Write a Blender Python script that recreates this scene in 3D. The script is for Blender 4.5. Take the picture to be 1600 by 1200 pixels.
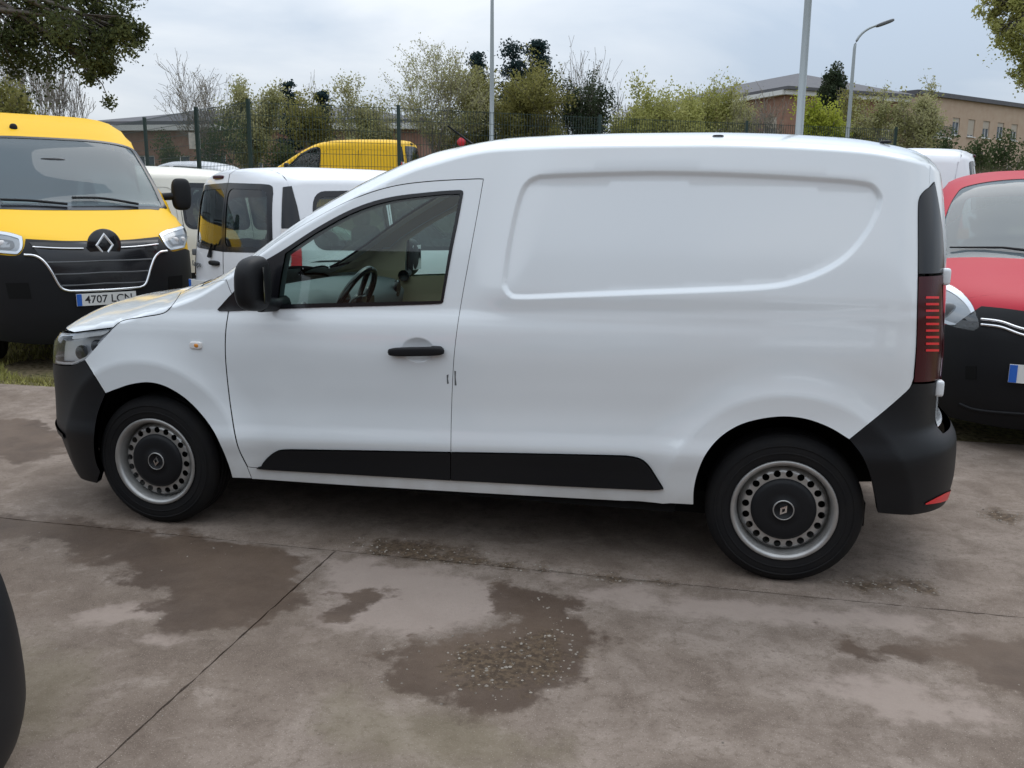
import bpy, bmesh, math, random
import numpy as np
from mathutils import Vector, Matrix
from mathutils.geometry import delaunay_2d_cdt
PI = math.pi
scene = bpy.context.scene
for o in list(bpy.data.objects): bpy.data.objects.remove(o)
COL = scene.collection

# ------------------------------------------------------------------ camera, sky, sun, exposure
CAM_POS = np.array([2.4918, -4.3912, 1.4998]); CAM_YAW, CAM_PITCH, CAM_ROLL, CAM_F = -0.21999, -0.20037, 0.0078, 1395.86
def cam_axes():
    cy, sy, cp, sp = math.cos(CAM_YAW), math.sin(CAM_YAW), math.cos(CAM_PITCH), math.sin(CAM_PITCH)
    f = np.array([sy*cp, cy*cp, sp]); r0 = np.array([cy, -sy, 0.]); u0 = np.cross(r0, f)
    cr, sr = math.cos(CAM_ROLL), math.sin(CAM_ROLL)
    return cr*r0+sr*u0, -sr*r0+cr*u0, f
AX = cam_axes()
cd = bpy.data.cameras.new('camera'); cam = bpy.data.objects.new('camera', cd); COL.objects.link(cam)
cd.sensor_width = 36; cd.lens = 36*CAM_F/1600; cd.clip_start = .05; cd.clip_end = 2000
cam.matrix_world = Matrix(((AX[0][0], AX[1][0], -AX[2][0], CAM_POS[0]), (AX[0][1], AX[1][1], -AX[2][1], CAM_POS[1]),
                           (AX[0][2], AX[1][2], -AX[2][2], CAM_POS[2]), (0, 0, 0, 1)))
scene.camera = cam
def rays(px):                     # survey helper: photo measurements -> directions from the survey point
    px = np.atleast_2d(np.asarray(px, float))
    return AX[2] + np.outer((px[:, 0]-800)/CAM_F, AX[0]) + np.outer((600-px[:, 1])/CAM_F, AX[1])
def at_depth(x, y, d): return CAM_POS + d*rays([(x, y)])[0]
def at_z(x, y, z): d = rays([(x, y)])[0]; return CAM_POS + (z-CAM_POS[2])/d[2]*d
def at_y(x, y, Y): d = rays([(x, y)])[0]; return CAM_POS + (Y-CAM_POS[1])/d[1]*d

SUN_EL, SUN_AZ = math.radians(58), math.radians(15)
world = bpy.data.worlds.new('World'); scene.world = world; world.use_nodes = True
wn, wl = world.node_tree.nodes, world.node_tree.links; wn.clear()
w_out = wn.new('ShaderNodeOutputWorld'); w_bg = wn.new('ShaderNodeBackground'); w_bg.inputs[1].default_value = .1
sky = wn.new('ShaderNodeTexSky'); sky.sky_type = 'NISHITA'; sky.sun_disc = False; sky.sun_elevation = SUN_EL
sky.sun_rotation = SUN_AZ; sky.dust_density = 2.0
tc = wn.new('ShaderNodeTexCoord'); mp = wn.new('ShaderNodeMapping'); mp.inputs['Scale'].default_value = (1.3, 1.3, 3.4)
mp.inputs['Location'].default_value = (9.1, 1.2, 2.3)
wl.new(tc.outputs['Generated'], mp.inputs[0])
n1 = wn.new('ShaderNodeTexNoise'); n1.inputs['Scale'].default_value = 1.5; n1.inputs['Detail'].default_value = 7; n1.inputs['Roughness'].default_value = .52
n1.inputs['Distortion'].default_value = .5
wl.new(mp.outputs[0], n1.inputs['Vector'])
cr = wn.new('ShaderNodeValToRGB'); e = cr.color_ramp.elements
e[0].position = .36; e[0].color = (.47, .56, .68, 1); e[1].position = .62; e[1].color = (.79, .835, .885, 1)
wl.new(n1.outputs['Fac'], cr.inputs[0])
sc = wn.new('ShaderNodeMix'); sc.data_type = 'RGBA'; sc.blend_type = 'MULTIPLY'; sc.inputs[0].default_value = 1
sx = wn.new('ShaderNodeSeparateXYZ'); wl.new(tc.outputs['Generated'], sx.inputs[0])      # overcast sky: overhead about three times the horizon
el = wn.new('ShaderNodeMapRange'); el.inputs[1].default_value = 0; el.inputs[2].default_value = 1; el.inputs[3].default_value = 6.3; el.inputs[4].default_value = 17.5; wl.new(sx.outputs['Z'], el.inputs[0])
cb = wn.new('ShaderNodeCombineColor')
for i in range(3): wl.new(el.outputs[0], cb.inputs[i])
wl.new(cr.outputs[0], sc.inputs[6]); wl.new(cb.outputs[0], sc.inputs[7])
mx = wn.new('ShaderNodeMix'); mx.data_type = 'RGBA'; mx.inputs[0].default_value = .93
wl.new(sky.outputs[0], mx.inputs[6]); wl.new(sc.outputs[2], mx.inputs[7])
wl.new(mx.outputs[2], w_bg.inputs[0]); wl.new(w_bg.outputs[0], w_out.inputs[0])
sd = bpy.data.lights.new('sun', 'SUN'); sd.energy = 0.6; sd.angle = math.radians(35); sd.color = (1, .97, .93)
sun = bpy.data.objects.new('sun', sd); COL.objects.link(sun)
sv = Vector((math.sin(SUN_AZ)*math.cos(SUN_EL), math.cos(SUN_AZ)*math.cos(SUN_EL), math.sin(SUN_EL)))
sun.rotation_euler = sv.to_track_quat('Z', 'Y').to_euler(); sun.location = (0, 0, 30)
vs = scene.view_settings; vs.view_transform = 'Standard'; vs.look = 'None'; vs.gamma = 1; vs.exposure = 0.5

# ------------------------------------------------------------------ helpers: tags, materials, meshes
def tag(o, label=None, cat=None, group=None, kind=None):
    if label: o['label'] = label
    if cat: o['category'] = cat
    if group: o['group'] = group
    if kind: o['kind'] = kind
    return o
def thing(name, label, cat, loc=(0, 0, 0), rz=0, group=None):
    o = bpy.data.objects.new(name, None); COL.objects.link(o); o.location = loc; o.rotation_euler = (0, 0, rz); o.empty_display_size = .2
    return tag(o, label, cat, group)
def link(name, me, mat=None, parent=None):
    o = bpy.data.objects.new(name, me); COL.objects.link(o)
    if mat is not None and len(me.materials) == 0: me.materials.append(mat)
    if parent is not None: o.parent = parent
    return o
def copy_tree(o, parent=None, remap=None):
    c = o.copy(); COL.objects.link(c); c.parent = parent
    if remap and c.type == 'MESH':
        for s in c.material_slots:
            if s.material in remap:
                m = remap[s.material]; s.link = 'OBJECT'; s.material = m
    for ch in list(o.children): copy_tree(ch, c, remap)
    return c
def pmat(name, col, rough=.5, metal=0., coat=0., spec=.5, noise=None, bump=None, coat_rough=.03, coat_ior=1.5, grime=False):
    m = bpy.data.materials.new(name); m.use_nodes = True; nt = m.node_tree; b = nt.nodes['Principled BSDF']
    b.inputs['Base Color'].default_value = (*col, 1); b.inputs['Roughness'].default_value = rough; b.inputs['Metallic'].default_value = metal
    b.inputs['Coat Weight'].default_value = coat; b.inputs['Coat Roughness'].default_value = coat_rough; b.inputs['Coat IOR'].default_value = coat_ior; b.inputs['Specular IOR Level'].default_value = spec
    if noise or bump:
        t = nt.nodes.new('ShaderNodeTexCoord')
    if noise:                       # (scale, amount, second colour)
        n = nt.nodes.new('ShaderNodeTexNoise'); n.inputs['Scale'].default_value = noise[0]; n.inputs['Detail'].default_value = 6
        nt.links.new(t.outputs['Object'], n.inputs['Vector'])
        r = nt.nodes.new('ShaderNodeMapRange'); r.inputs[1].default_value = .35; r.inputs[2].default_value = .68; r.inputs[4].default_value = noise[1]
        nt.links.new(n.outputs['Fac'], r.inputs[0])
        x = nt.nodes.new('ShaderNodeMix'); x.data_type = 'RGBA'; x.inputs[6].default_value = (*col, 1); x.inputs[7].default_value = (*noise[2], 1)
        nt.links.new(r.outputs[0], x.inputs[0]); nt.links.new(x.outputs[2], b.inputs['Base Color'])
    if grime:                       # road film on the sills, blotchy and thickest at the bottom edge
        sp_ = nt.nodes.new('ShaderNodeSeparateXYZ'); nt.links.new(t.outputs['Object'], sp_.inputs[0]); g = nt.nodes.new('ShaderNodeMapRange'); g.inputs[1].default_value = .50; g.inputs[2].default_value = .26; g.inputs[4].default_value = .75; nt.links.new(sp_.outputs['Z'], g.inputs[0])
        n2 = nt.nodes.new('ShaderNodeTexNoise'); n2.inputs['Scale'].default_value = 7; n2.inputs['Detail'].default_value = 8; nt.links.new(t.outputs['Object'], n2.inputs['Vector']); mu = nt.nodes.new('ShaderNodeMath'); mu.operation = 'MULTIPLY'; nt.links.new(g.outputs[0], mu.inputs[0]); nt.links.new(n2.outputs['Fac'], mu.inputs[1])
        gx = nt.nodes.new('ShaderNodeMix'); gx.data_type = 'RGBA'; gx.inputs[7].default_value = (.30, .26, .20, 1); nt.links.new(mu.outputs[0], gx.inputs[0]); nt.links.new(x.outputs[2], gx.inputs[6]); nt.links.new(gx.outputs[2], b.inputs['Base Color'])
    if bump:                        # (scale, strength, distance)
        n = nt.nodes.new('ShaderNodeTexNoise'); n.inputs['Scale'].default_value = bump[0]; n.inputs['Detail'].default_value = 4
        nt.links.new(t.outputs['Object'], n.inputs['Vector'])
        bp = nt.nodes.new('ShaderNodeBump'); bp.inputs['Strength'].default_value = bump[1]; bp.inputs['Distance'].default_value = bump[2]
        nt.links.new(n.outputs['Fac'], bp.inputs['Height']); nt.links.new(bp.outputs[0], b.inputs['Normal'])
    return m
def glassmat(name, tint, rough=0., refl=1.5, sky_sheen=0.):
    m = bpy.data.materials.new(name); m.use_nodes = True; nt = m.node_tree; nt.nodes.clear()
    o = nt.nodes.new('ShaderNodeOutputMaterial'); a = nt.nodes.new('ShaderNodeBsdfTransparent'); a.inputs[0].default_value = (*tint, 1)
    g = nt.nodes.new('ShaderNodeBsdfGlossy'); g.inputs['Roughness'].default_value = rough; g.inputs[0].default_value = (1, 1, 1, 1)
    lw = nt.nodes.new('ShaderNodeLayerWeight'); lw.inputs[0].default_value = .5; pw = nt.nodes.new('ShaderNodeMath'); pw.operation = 'POWER'; pw.inputs[1].default_value = 5
    f = nt.nodes.new('ShaderNodeMapRange'); f.inputs[3].default_value = ((refl-1)/(refl+1))**2*2; f.inputs[4].default_value = 1; x = nt.nodes.new('ShaderNodeMixShader')
    nt.links.new(lw.outputs['Facing'], pw.inputs[0]); nt.links.new(pw.outputs[0], f.inputs[0])
    nt.links.new(f.outputs[0], x.inputs[0]); nt.links.new(a.outputs[0], x.inputs[1]); nt.links.new(g.outputs[0], x.inputs[2])
    last = x
    if sky_sheen:  # bluish grey mixed in, standing in for sky reflected in the glass
        d = nt.nodes.new('ShaderNodeBsdfDiffuse'); d.inputs[0].default_value = (.30, .36, .39, 1); y = nt.nodes.new('ShaderNodeMixShader')
        y.inputs[0].default_value = sky_sheen; nt.links.new(x.outputs[0], y.inputs[1]); nt.links.new(d.outputs[0], y.inputs[2]); last = y
    nt.links.new(last.outputs[0], o.inputs[0])
    return m
M = {}
M['white'] = pmat('white_paint', (.73, .765, .785), .35, coat=1.0, noise=(3.0, .25, (.69, .72, .735)), coat_ior=1.65, coat_rough=.09, grime=True)
M['white2'] = pmat('white_paint_older', (.76, .77, .79), .35, coat=.6)
M['cream'] = pmat('cream_paint', (.72, .69, .60), .4, coat=.5)
M['yellow'] = pmat('yellow_paint', (.80, .465, .004), .5, coat=.0, spec=.35)
M['red'] = pmat('red_paint', (.42, .013, .03), .5, coat=.0, spec=.28)
M['blackpaint'] = pmat('black_paint', (.012, .012, .014), .3, coat=.6)
M['plastic'] = pmat('black_plastic', (.008, .0085, .010), .5, spec=.25, bump=(900, .12, .001))
M['gloss'] = pmat('gloss_black', (.008, .008, .01), .18)
M['rubber'] = pmat('tyre_rubber', (.008, .008, .009), .75, spec=.2, noise=(9, .5, (.015, .0135, .012)))
M['under'] = pmat('underbody', (.01, .01, .01), .9, spec=.1)
M['steel'] = pmat('wheel_steel', (.42, .42, .41), .38, metal=.65, noise=(14, .5, (.22, .20, .18)))
M['chrome'] = pmat('chrome', (.75, .75, .76), .12, metal=1)
M['lampref'] = pmat('lamp_reflector', (.8, .81, .83), .3, metal=.55)
M['lampgrey'] = pmat('lamp_grey', (.30, .31, .32), .3, metal=.4)
M['grey'] = pmat('grey_plastic', (.10, .105, .11), .5)
M['dash'] = pmat('dashboard_plastic', (.085, .10, .105), .6)
M['trim'] = pmat('brown_grey_trim', (.36, .30, .20), .8)
M['seat'] = pmat('seat_fabric', (.03, .032, .036), .9)
M['glass'] = glassmat('window_glass', (.72, .84, .80), refl=1.38)
M['glassd'] = glassmat('dark_window_glass', (.42, .50, .48), refl=1.45)
M['glassw'] = glassmat('windscreen_glass', (.36, .43, .45), refl=1.3, sky_sheen=.3)
M['lens'] = glassmat('clear_lens', (.86, .88, .9), refl=1.5, sky_sheen=.05)
M['redlens'] = pmat('red_lens', (.16, .006, .012), .16, coat=.6)
M['redbar'] = pmat('red_bar', (.75, .02, .03), .3)
M['darkred'] = pmat('dark_red_lens', (.05, .006, .009), .2, spec=.3)
M['amber'] = pmat('amber_lens', (.7, .25, .03), .25)
M['clear'] = pmat('clear_indicator', (.72, .7, .68), .2)
M['plate'] = pmat('plate_white', (.72, .72, .70), .45)
M['plateblue'] = pmat('plate_blue', (.02, .12, .50), .4)
M['ink'] = pmat('plate_ink', (.02, .02, .025), .5)
M['paper'] = pmat('paper', (.62, .75, .72), .7)
M['mirror'] = pmat('mirror_glass', (.85, .87, .88), .03, metal=1)

def mesh(name, verts, faces, smooth=False, normals=None):
    me = bpy.data.meshes.new(name); me.from_pydata([tuple(v) for v in verts], [], [tuple(f) for f in faces])
    if smooth:
        me.polygons.foreach_set('use_smooth', [True]*len(me.polygons))
    me.update()
    if normals is not None: me.normals_split_custom_set_from_vertices([tuple(n) for n in normals])
    return me
class MB:
    def __init__(s): s.v, s.f, s.sm = [], [], []
    def add(s, v, f, smooth=False):
        k = len(s.v); s.v += [tuple(p) for p in v]; s.f += [tuple(i+k for i in q) for q in f]; s.sm += [smooth]*len(f); return s
    def box(s, c, d, rot=None):
        P = [Vector((sx*d[0]/2, sy*d[1]/2, sz*d[2]/2)) for sx in (-1, 1) for sy in (-1, 1) for sz in (-1, 1)]
        if rot is not None: P = [rot @ p for p in P]
        return s.add([p+Vector(c) for p in P], [(0, 1, 3, 2), (4, 6, 7, 5), (0, 4, 5, 1), (2, 3, 7, 6), (0, 2, 6, 4), (1, 5, 7, 3)])
    def tube(s, pts, rad, n=8, cap=True):
        pts = [Vector(p) for p in pts]; rad = [float(r) for r in rad] if hasattr(rad, '__len__') else [float(rad)]*len(pts); V = []; F = []
        for i, p in enumerate(pts):
            d = (pts[min(i+1, len(pts)-1)]-pts[max(i-1, 0)]).normalized()
            a = d.cross(Vector((0, 0, 1)) if abs(d.z) < .95 else Vector((1, 0, 0))).normalized(); b = d.cross(a)
            V += [p+rad[i]*(a*math.cos(2*PI*k/n)+b*math.sin(2*PI*k/n)) for k in range(n)]
        for i in range(len(pts)-1):
            F += [(i*n+k, i*n+(k+1) % n, (i+1)*n+(k+1) % n, (i+1)*n+k) for k in range(n)]
        if cap: F += [tuple(range(n)), tuple(range((len(pts)-1)*n, len(pts)*n))[::-1]]
        return s.add(V, F, True)
    def lathe(s, prof, n=48, axis='y', c=(0, 0, 0)):      # prof: (radius, offset along the axis)
        V = []; F = []
        for r, h in prof:
            for k in range(n):
                a = 2*PI*k/n; u, w = r*math.cos(a), r*math.sin(a)
                V.append({'y': (c[0]+u, c[1]+h, c[2]+w), 'z': (c[0]+u, c[1]+w, c[2]+h), 'x': (c[0]+h, c[1]+u, c[2]+w)}[axis])
        for i in range(len(prof)-1):
            F += [(i*n+k, i*n+(k+1) % n, (i+1)*n+(k+1) % n, (i+1)*n+k) for k in range(n)]
        return s.add(V, F, True)
    def blob(s, c, d, p=3.2, n=20, m=14, rot=None):       # rounded box
        V = []; F = []
        def g(t): return math.copysign(abs(t)**(2/p), t)
        for i in range(m+1):
            th = -PI/2+PI*i/m
            for k in range(n):
                a = 2*PI*k/n; q = Vector((d[0]/2*g(math.cos(th))*g(math.cos(a)), d[1]/2*g(math.cos(th))*g(math.sin(a)), d[2]/2*g(math.sin(th))))
                V.append((rot @ q if rot is not None else q)+Vector(c))
        for i in range(m): F += [(i*n+k, i*n+(k+1) % n, (i+1)*n+(k+1) % n, (i+1)*n+k) for k in range(n)]
        return s.add(V, F, True)
    def mesh(s, name):
        me = bpy.data.meshes.new(name); me.from_pydata(s.v, [], s.f); me.polygons.foreach_set('use_smooth', s.sm); me.update()
        return me
    def build(s, name, mat, parent=None): return link(name, s.mesh(name), mat, parent)

def pchip(xs, ys):
    xs = np.array(xs, float); ys = np.array(ys, float); h = np.diff(xs); d = np.diff(ys)/h; m = np.zeros_like(xs)
    m[1:-1] = np.where(d[:-1]*d[1:] > 0, 2*d[:-1]*d[1:]/np.where(d[:-1]+d[1:] == 0, 1, d[:-1]+d[1:]), 0); m[0] = d[0]; m[-1] = d[-1]
    def f(x):
        x = np.clip(x, xs[0], xs[-1]); i = np.clip(np.searchsorted(xs, x)-1, 0, len(xs)-2); t = (x-xs[i])/h[i]
        return ys[i]*(1+2*t)*(1-t)**2 + m[i]*h[i]*t*(1-t)**2 + ys[i+1]*t*t*(3-2*t) + m[i+1]*h[i]*t*t*(t-1)
    return f
def sstep(a, b, x): t = np.clip((x-a)/(b-a), 0, 1); return t*t*(3-2*t)
def crv(pts, n=8):                # Catmull-Rom through the points (2-D or 3-D)
    P = np.array(pts, float)
    if len(P) < 3: return np.array([P[0]+(P[-1]-P[0])*k/n for k in range(n+1)])
    Q = np.vstack([2*P[0]-P[1], P, 2*P[-1]-P[-2]]); out = []
    for i in range(len(P)-1):
        a, b, c, d = Q[i:i+4]
        for k in range(n):
            t = k/n; out.append(.5*((2*b)+(c-a)*t+(2*a-5*b+4*c-d)*t*t+(3*b-a-3*c+d)*t**3))
    return np.array(out+[P[-1]])
def chain(*segs, n=8):            # splined segments joined at corners
    out = []
    for s in segs:
        c = crv(s, n); out.append(c if not out else (c[1:] if np.allclose(out[-1][-1], c[0]) else c))
    return np.vstack(out)
def resample(P, sp):
    P = np.asarray(P, float); out = []
    for i in range(len(P)):
        a, b = P[i], P[(i+1) % len(P)]; L = np.linalg.norm(b-a)
        if L < 1e-6: continue
        k = max(1, int(round(L/sp))); out += [a+(b-a)*j/k for j in range(k)]
    return np.array(out)
def dedupe(P, tol):
    out = [P[0]]
    for p in P[1:]:
        if np.linalg.norm(p-out[-1]) > tol: out.append(p)
    while len(out) > 3 and np.linalg.norm(out[0]-out[-1]) < tol: out.pop()
    return np.array(out)
def area2(P): x, y = P[:, 0], P[:, 1]; return .5*np.sum(x*np.roll(y, -1)-np.roll(x, -1)*y)
def inpoly(Q, P):
    x, y = Q[:, 0], Q[:, 1]; r = np.zeros(len(Q), bool); j = len(P)-1
    for i in range(len(P)):
        xi, yi, xj, yj = *P[i], *P[j]
        if yi != yj: r ^= ((yi > y) != (yj > y)) & (x < (xj-xi)*(y-yi)/(yj-yi)+xi)
        j = i
    return r
def segdist(Q, P):
    best = np.full(len(Q), 1e9)
    for i in range(len(P)):
        a, b = P[i], P[(i+1) % len(P)]; d = b-a; L = d@d
        t = np.clip(((Q-a)@d)/max(L, 1e-12), 0, 1); best = np.minimum(best, np.hypot(*(Q-a-t[:, None]*d).T))
    return best
def inset(P, g):
    if area2(P) < 0: P = P[::-1]
    e = np.roll(P, -1, 0)-P; n = np.c_[-e[:, 1], e[:, 0]]; n /= np.linalg.norm(n, axis=1)[:, None]+1e-12
    b = n+np.roll(n, 1, 0); b /= np.maximum((b*b).sum(1)/2, .35)[:, None]
    return P+g*b
def fill2d(outer, holes, sp, lines=()):
    loops = [dedupe(resample(outer, sp), sp*.2)] + [dedupe(resample(h, sp), sp*.2) for h in holes]
    extra = []                                              # feature lines that the triangles must follow
    for l in lines:
        l = np.asarray(l); k = inpoly(l, loops[0])
        for hh in loops[1:]: k &= ~inpoly(l, hh)
        if not k.any(): continue
        kk = np.where(k)[0]; d = np.full(len(l), 0.); d[kk] = np.min([segdist(l[kk], q) for q in loops], 0); k &= d > sp*.35
        run = []
        for i in range(len(l)+1):
            if i < len(l) and k[i]: run.append(l[i])
            else:
                if len(run) > 1: extra.append(np.array(run))
                run = []
    allp = np.vstack(loops+extra); mn, mxx = loops[0].min(0), loops[0].max(0)
    gx = np.arange(mn[0]+sp/2, mxx[0], sp); gy = np.arange(mn[1]+sp/2, mxx[1], sp)
    G = np.array(np.meshgrid(gx, gy)).reshape(2, -1).T
    if len(G):
        k = inpoly(G, loops[0])
        for h in loops[1:]: k &= ~inpoly(G, h)
        G = G[k]
    if len(G): # keep grid points off the border, by hashing border points
        key = set(); s2 = sp*.5
        for p in allp:
            i, j = int(math.floor(p[0]/s2)), int(math.floor(p[1]/s2))
            for di in (-1, 0, 1):
                for dj in (-1, 0, 1): key.add((i+di, j+dj))
        G = np.array([p for p in G if (int(math.floor(p[0]/s2)), int(math.floor(p[1]/s2))) not in key]).reshape(-1, 2)
    edges = []; k = 0
    for l in loops:
        edges += [(k+i, k+(i+1) % len(l)) for i in range(len(l))]; k += len(l)
    for l in extra: edges += [(k+i, k+i+1) for i in range(len(l)-1)]; k += len(l)
    V, _, F, ov, *_ = delaunay_2d_cdt([Vector(p) for p in np.vstack([allp, G])], edges, [], 0, 1e-7)
    V = np.array([tuple(v) for v in V]); F = np.array([tuple(f) for f in F])
    c = V[F].mean(1); k = inpoly(c, loops[0])
    for h in loops[1:]: k &= ~inpoly(c, h)
    F = F[k]
    a = V[F]; ar = (a[:, 1, 0]-a[:, 0, 0])*(a[:, 2, 1]-a[:, 0, 1])-(a[:, 2, 0]-a[:, 0, 0])*(a[:, 1, 1]-a[:, 0, 1])
    F[ar < 0] = F[ar < 0][:, ::-1]
    return V, F, loops

# ------------------------------------------------------------------ a car body as one smooth surface, cut into panels
class Body:
    def __init__(s, side, top, rd, tipF, tipR, xsF, xsR, pqF=(4.5, 2.2), pqR=(4, 2.2), pqT=(1.3, 2.4), z0=.75, cxF=-.05, cxR=2.6, extra=None, wedge=0., xmid=1.4):
        s.side = pchip(*zip(*side)); s.top = pchip(*zip(*top)); s.rd = pchip(*zip(*rd)); s.tF = pchip(*zip(*tipF)); s.tR = pchip(*zip(*tipR))
        s.xsF, s.xsR, s.pqF, s.pqR, s.pqT, s.z0, s.cxF, s.cxR, s.extra, s.wedge, s.xmid = xsF, xsR, pqF, pqR, pqT, z0, cxF, cxR, extra, wedge, xmid
        s.loc = np.zeros(3); s.rz = 0.
    def W(s, x, z):
        w = s.side(z-s.wedge*(x-s.xmid))
        if s.extra is not None: w = w+s.extra(x, z)
        t = np.clip((s.xsF-x)/(s.xsF-s.tF(z)), 0, None); g = 1-t**s.pqF[0]; w = w*np.where(g > 0, np.abs(g)**(1/s.pqF[1]), g)
        t = np.clip((x-s.xsR)/(s.tR(z)-s.xsR), 0, None); g = 1-t**s.pqR[0]; w = np.where(g > 0, w*np.abs(g)**(1/s.pqR[1]), np.minimum(g, w))
        zt = s.top(x); rd = s.rd(x); u = np.clip((z-zt+rd)/rd, 0, None); g = 1-u**s.pqT[0]
        return np.where(g > 0, w*np.abs(g)**(1/s.pqT[1]), np.minimum(g, w))
    def F(s, P): return s.W(P[..., 0], P[..., 2])-np.abs(P[..., 1])
    def solve(s, o, d, rmax=2.6, n=26):      # outermost point of the surface along rays o + r d, from inside
        lo = np.zeros(len(o)); hi = np.full(len(o), rmax)
        for _ in range(n):
            m = .5*(lo+hi); k = s.F(o+m[:, None]*d) > 0; lo = np.where(k, m, lo); hi = np.where(k, hi, m)
        return o+lo[:, None]*d
    # three ways to lay the surface flat: round the long axis, round the nose, round the tail
    def to2(s, par, P):
        P = np.atleast_2d(P)
        if par == 'roll':
            a = np.arctan2(P[:, 2]-s.z0, -P[:, 1]); return np.c_[P[:, 0], .9*np.where(a < -PI/2, a+2*PI, a)]
        if par == 'front': return np.c_[.9*np.arctan2(P[:, 1], -(P[:, 0]-s.cxF)), P[:, 2]]
        return np.c_[.9*np.arctan2(P[:, 1], P[:, 0]-s.cxR), P[:, 2]]
    def to3(s, par, Q):
        a = Q[:, 0]/.9; b = Q[:, 1]/.9; z = np.zeros(len(Q))
        if par == 'roll': return s.solve(np.c_[Q[:, 0], z, z+s.z0], np.c_[z, -np.cos(b), np.sin(b)])
        if par == 'front': return s.solve(np.c_[z+s.cxF, z, Q[:, 1]], np.c_[-np.cos(a), np.sin(a), z])
        return s.solve(np.c_[z+s.cxR, z, Q[:, 1]], np.c_[np.cos(a), np.sin(a), z])
    def nrm(s, par, Q, h=.003):
        e1, e2 = np.array([h, 0]), np.array([0, h])
        n = np.cross(s.to3(par, Q+e1)-s.to3(par, Q-e1), s.to3(par, Q+e2)-s.to3(par, Q-e2))
        n /= np.linalg.norm(n, axis=1)[:, None]+1e-12
        P = s.to3(par, Q)
        c = {'roll': np.c_[P[:, 0], 0*P[:, 0], 0*P[:, 0]+s.z0], 'front': np.c_[0*P[:, 0]+s.cxF, 0*P[:, 0], P[:, 2]], 'rear': np.c_[0*P[:, 0]+s.cxR, 0*P[:, 0], P[:, 2]]}[par]
        n[((P-c)*n).sum(1) < 0] *= -1
        return P, n
    def hit(s, px, far=.2):       # measured outline -> points on the near flank
        D = rays(px); c, sn = math.cos(-s.rz), math.sin(-s.rz); R = np.array([[c, -sn, 0], [sn, c, 0], [0, 0, 1]])
        o = R@(CAM_POS-s.loc); D = D@R.T; t0 = (-1.15-o[1])/D[:, 1]; t1 = (far-o[1])/D[:, 1]; k = np.linspace(0, 1, 500)
        T = t0[:, None]+(t1-t0)[:, None]*k; Fv = s.F(o+T[..., None]*D[:, None, :]); ins = Fv > 0
        i = np.where(ins.any(1), ins.argmax(1), Fv.argmax(1)); i = np.clip(i, 1, 499); r = np.arange(len(i))
        lo, hi = T[r, i-1], T[r, i]
        for _ in range(25):
            m = .5*(lo+hi); q = s.F(o+m[:, None]*D) > 0; hi = np.where(q, m, hi); lo = np.where(q, lo, m)
        return o+hi[:, None]*D
    def topz(s, xy):              # points on the upper surface over (x, y)
        xy = np.atleast_2d(np.asarray(xy, float)); z = np.zeros(len(xy)); lo = z+s.z0; hi = s.top(xy[:, 0])+.01
        for _ in range(34):
            m = .5*(lo+hi); k = s.W(xy[:, 0], m) > np.abs(xy[:, 1]); lo = np.where(k, m, lo); hi = np.where(k, hi, m)
        return np.c_[xy, lo]
    def sidep(s, xz, sg=-1):      # points on a flank over (x, z)
        xz = np.atleast_2d(np.asarray(xz, float)); return np.c_[xz[:, 0], sg*s.W(xz[:, 0], xz[:, 1]), xz[:, 1]]
    def endp(s, yz, par='front'):  # points on the nose or tail over (y, z)
        yz = np.atleast_2d(np.asarray(yz, float)); k = -1 if par == 'front' else 1; cx = s.cxF if par == 'front' else s.cxR; z = np.zeros(len(yz))
        P = s.solve(np.c_[z+cx, yz], np.c_[z+k, z, z]); return P
    def panel(s, name, par, outer, mat, parent, holes=(), sp=.03, off=0., flange=.012, gap=.0025, both=False, lines=()):
        """cut one panel out of the surface; outer and holes are 3-D loops near it"""
        def one(mir):
            k = np.array([1, -1 if mir else 1, 1])
            o2 = s.to2(par, np.asarray(outer)*k); o2 = dedupe(o2, 1e-4); h2 = [dedupe(s.to2(par, np.asarray(h)*k), 1e-4) for h in holes]
            if gap: o2 = inset(o2, gap); h2 = [inset(h, -gap) for h in h2]
            V, Fc, loops = fill2d(o2, h2, sp, [s.to2(par, np.asarray(l)*k) for l in lines])
            P, N = s.nrm(par, V); P = P+off*N; F = [tuple(f) for f in Fc]
            a = P[Fc]; gn = np.cross(a[:, 1]-a[:, 0], a[:, 2]-a[:, 0])
            if (gn*N[Fc[:, 0]]).sum() < 0: F = [f[::-1] for f in F]
            verts = list(P); nor = list(N)
            if flange:
                for l in loops:
                    B, n = s.nrm(par, l); B = B+off*n; m = len(B); k0 = len(verts)
                    t = np.roll(B, -1, 0)-np.roll(B, 1, 0); w = np.cross(t, n); w /= np.linalg.norm(w, axis=1)[:, None]+1e-12
                    verts += list(B)+list(B-flange*n); nor += list(w)+list(w)
                    F += [(k0+i, k0+(i+1) % m, k0+m+(i+1) % m, k0+m+i) for i in range(m)]
            return link(name, mesh(name, verts, F, True, nor), mat, parent)
        r = one(False)
        return (r, one(True)) if both else r
def mirr(P): return np.asarray(P)[::-1]*np.array([1, -1, 1])
def sym(P): return np.vstack([P, mirr(P)])      # half outline -> closed outline across the middle
# ------------------------------------------------------------------ ground (simple terrain function used by everything)
def ground_z(x, y): return float(1.12*sstep(3.4, 14, np.array(float(y))))

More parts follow.
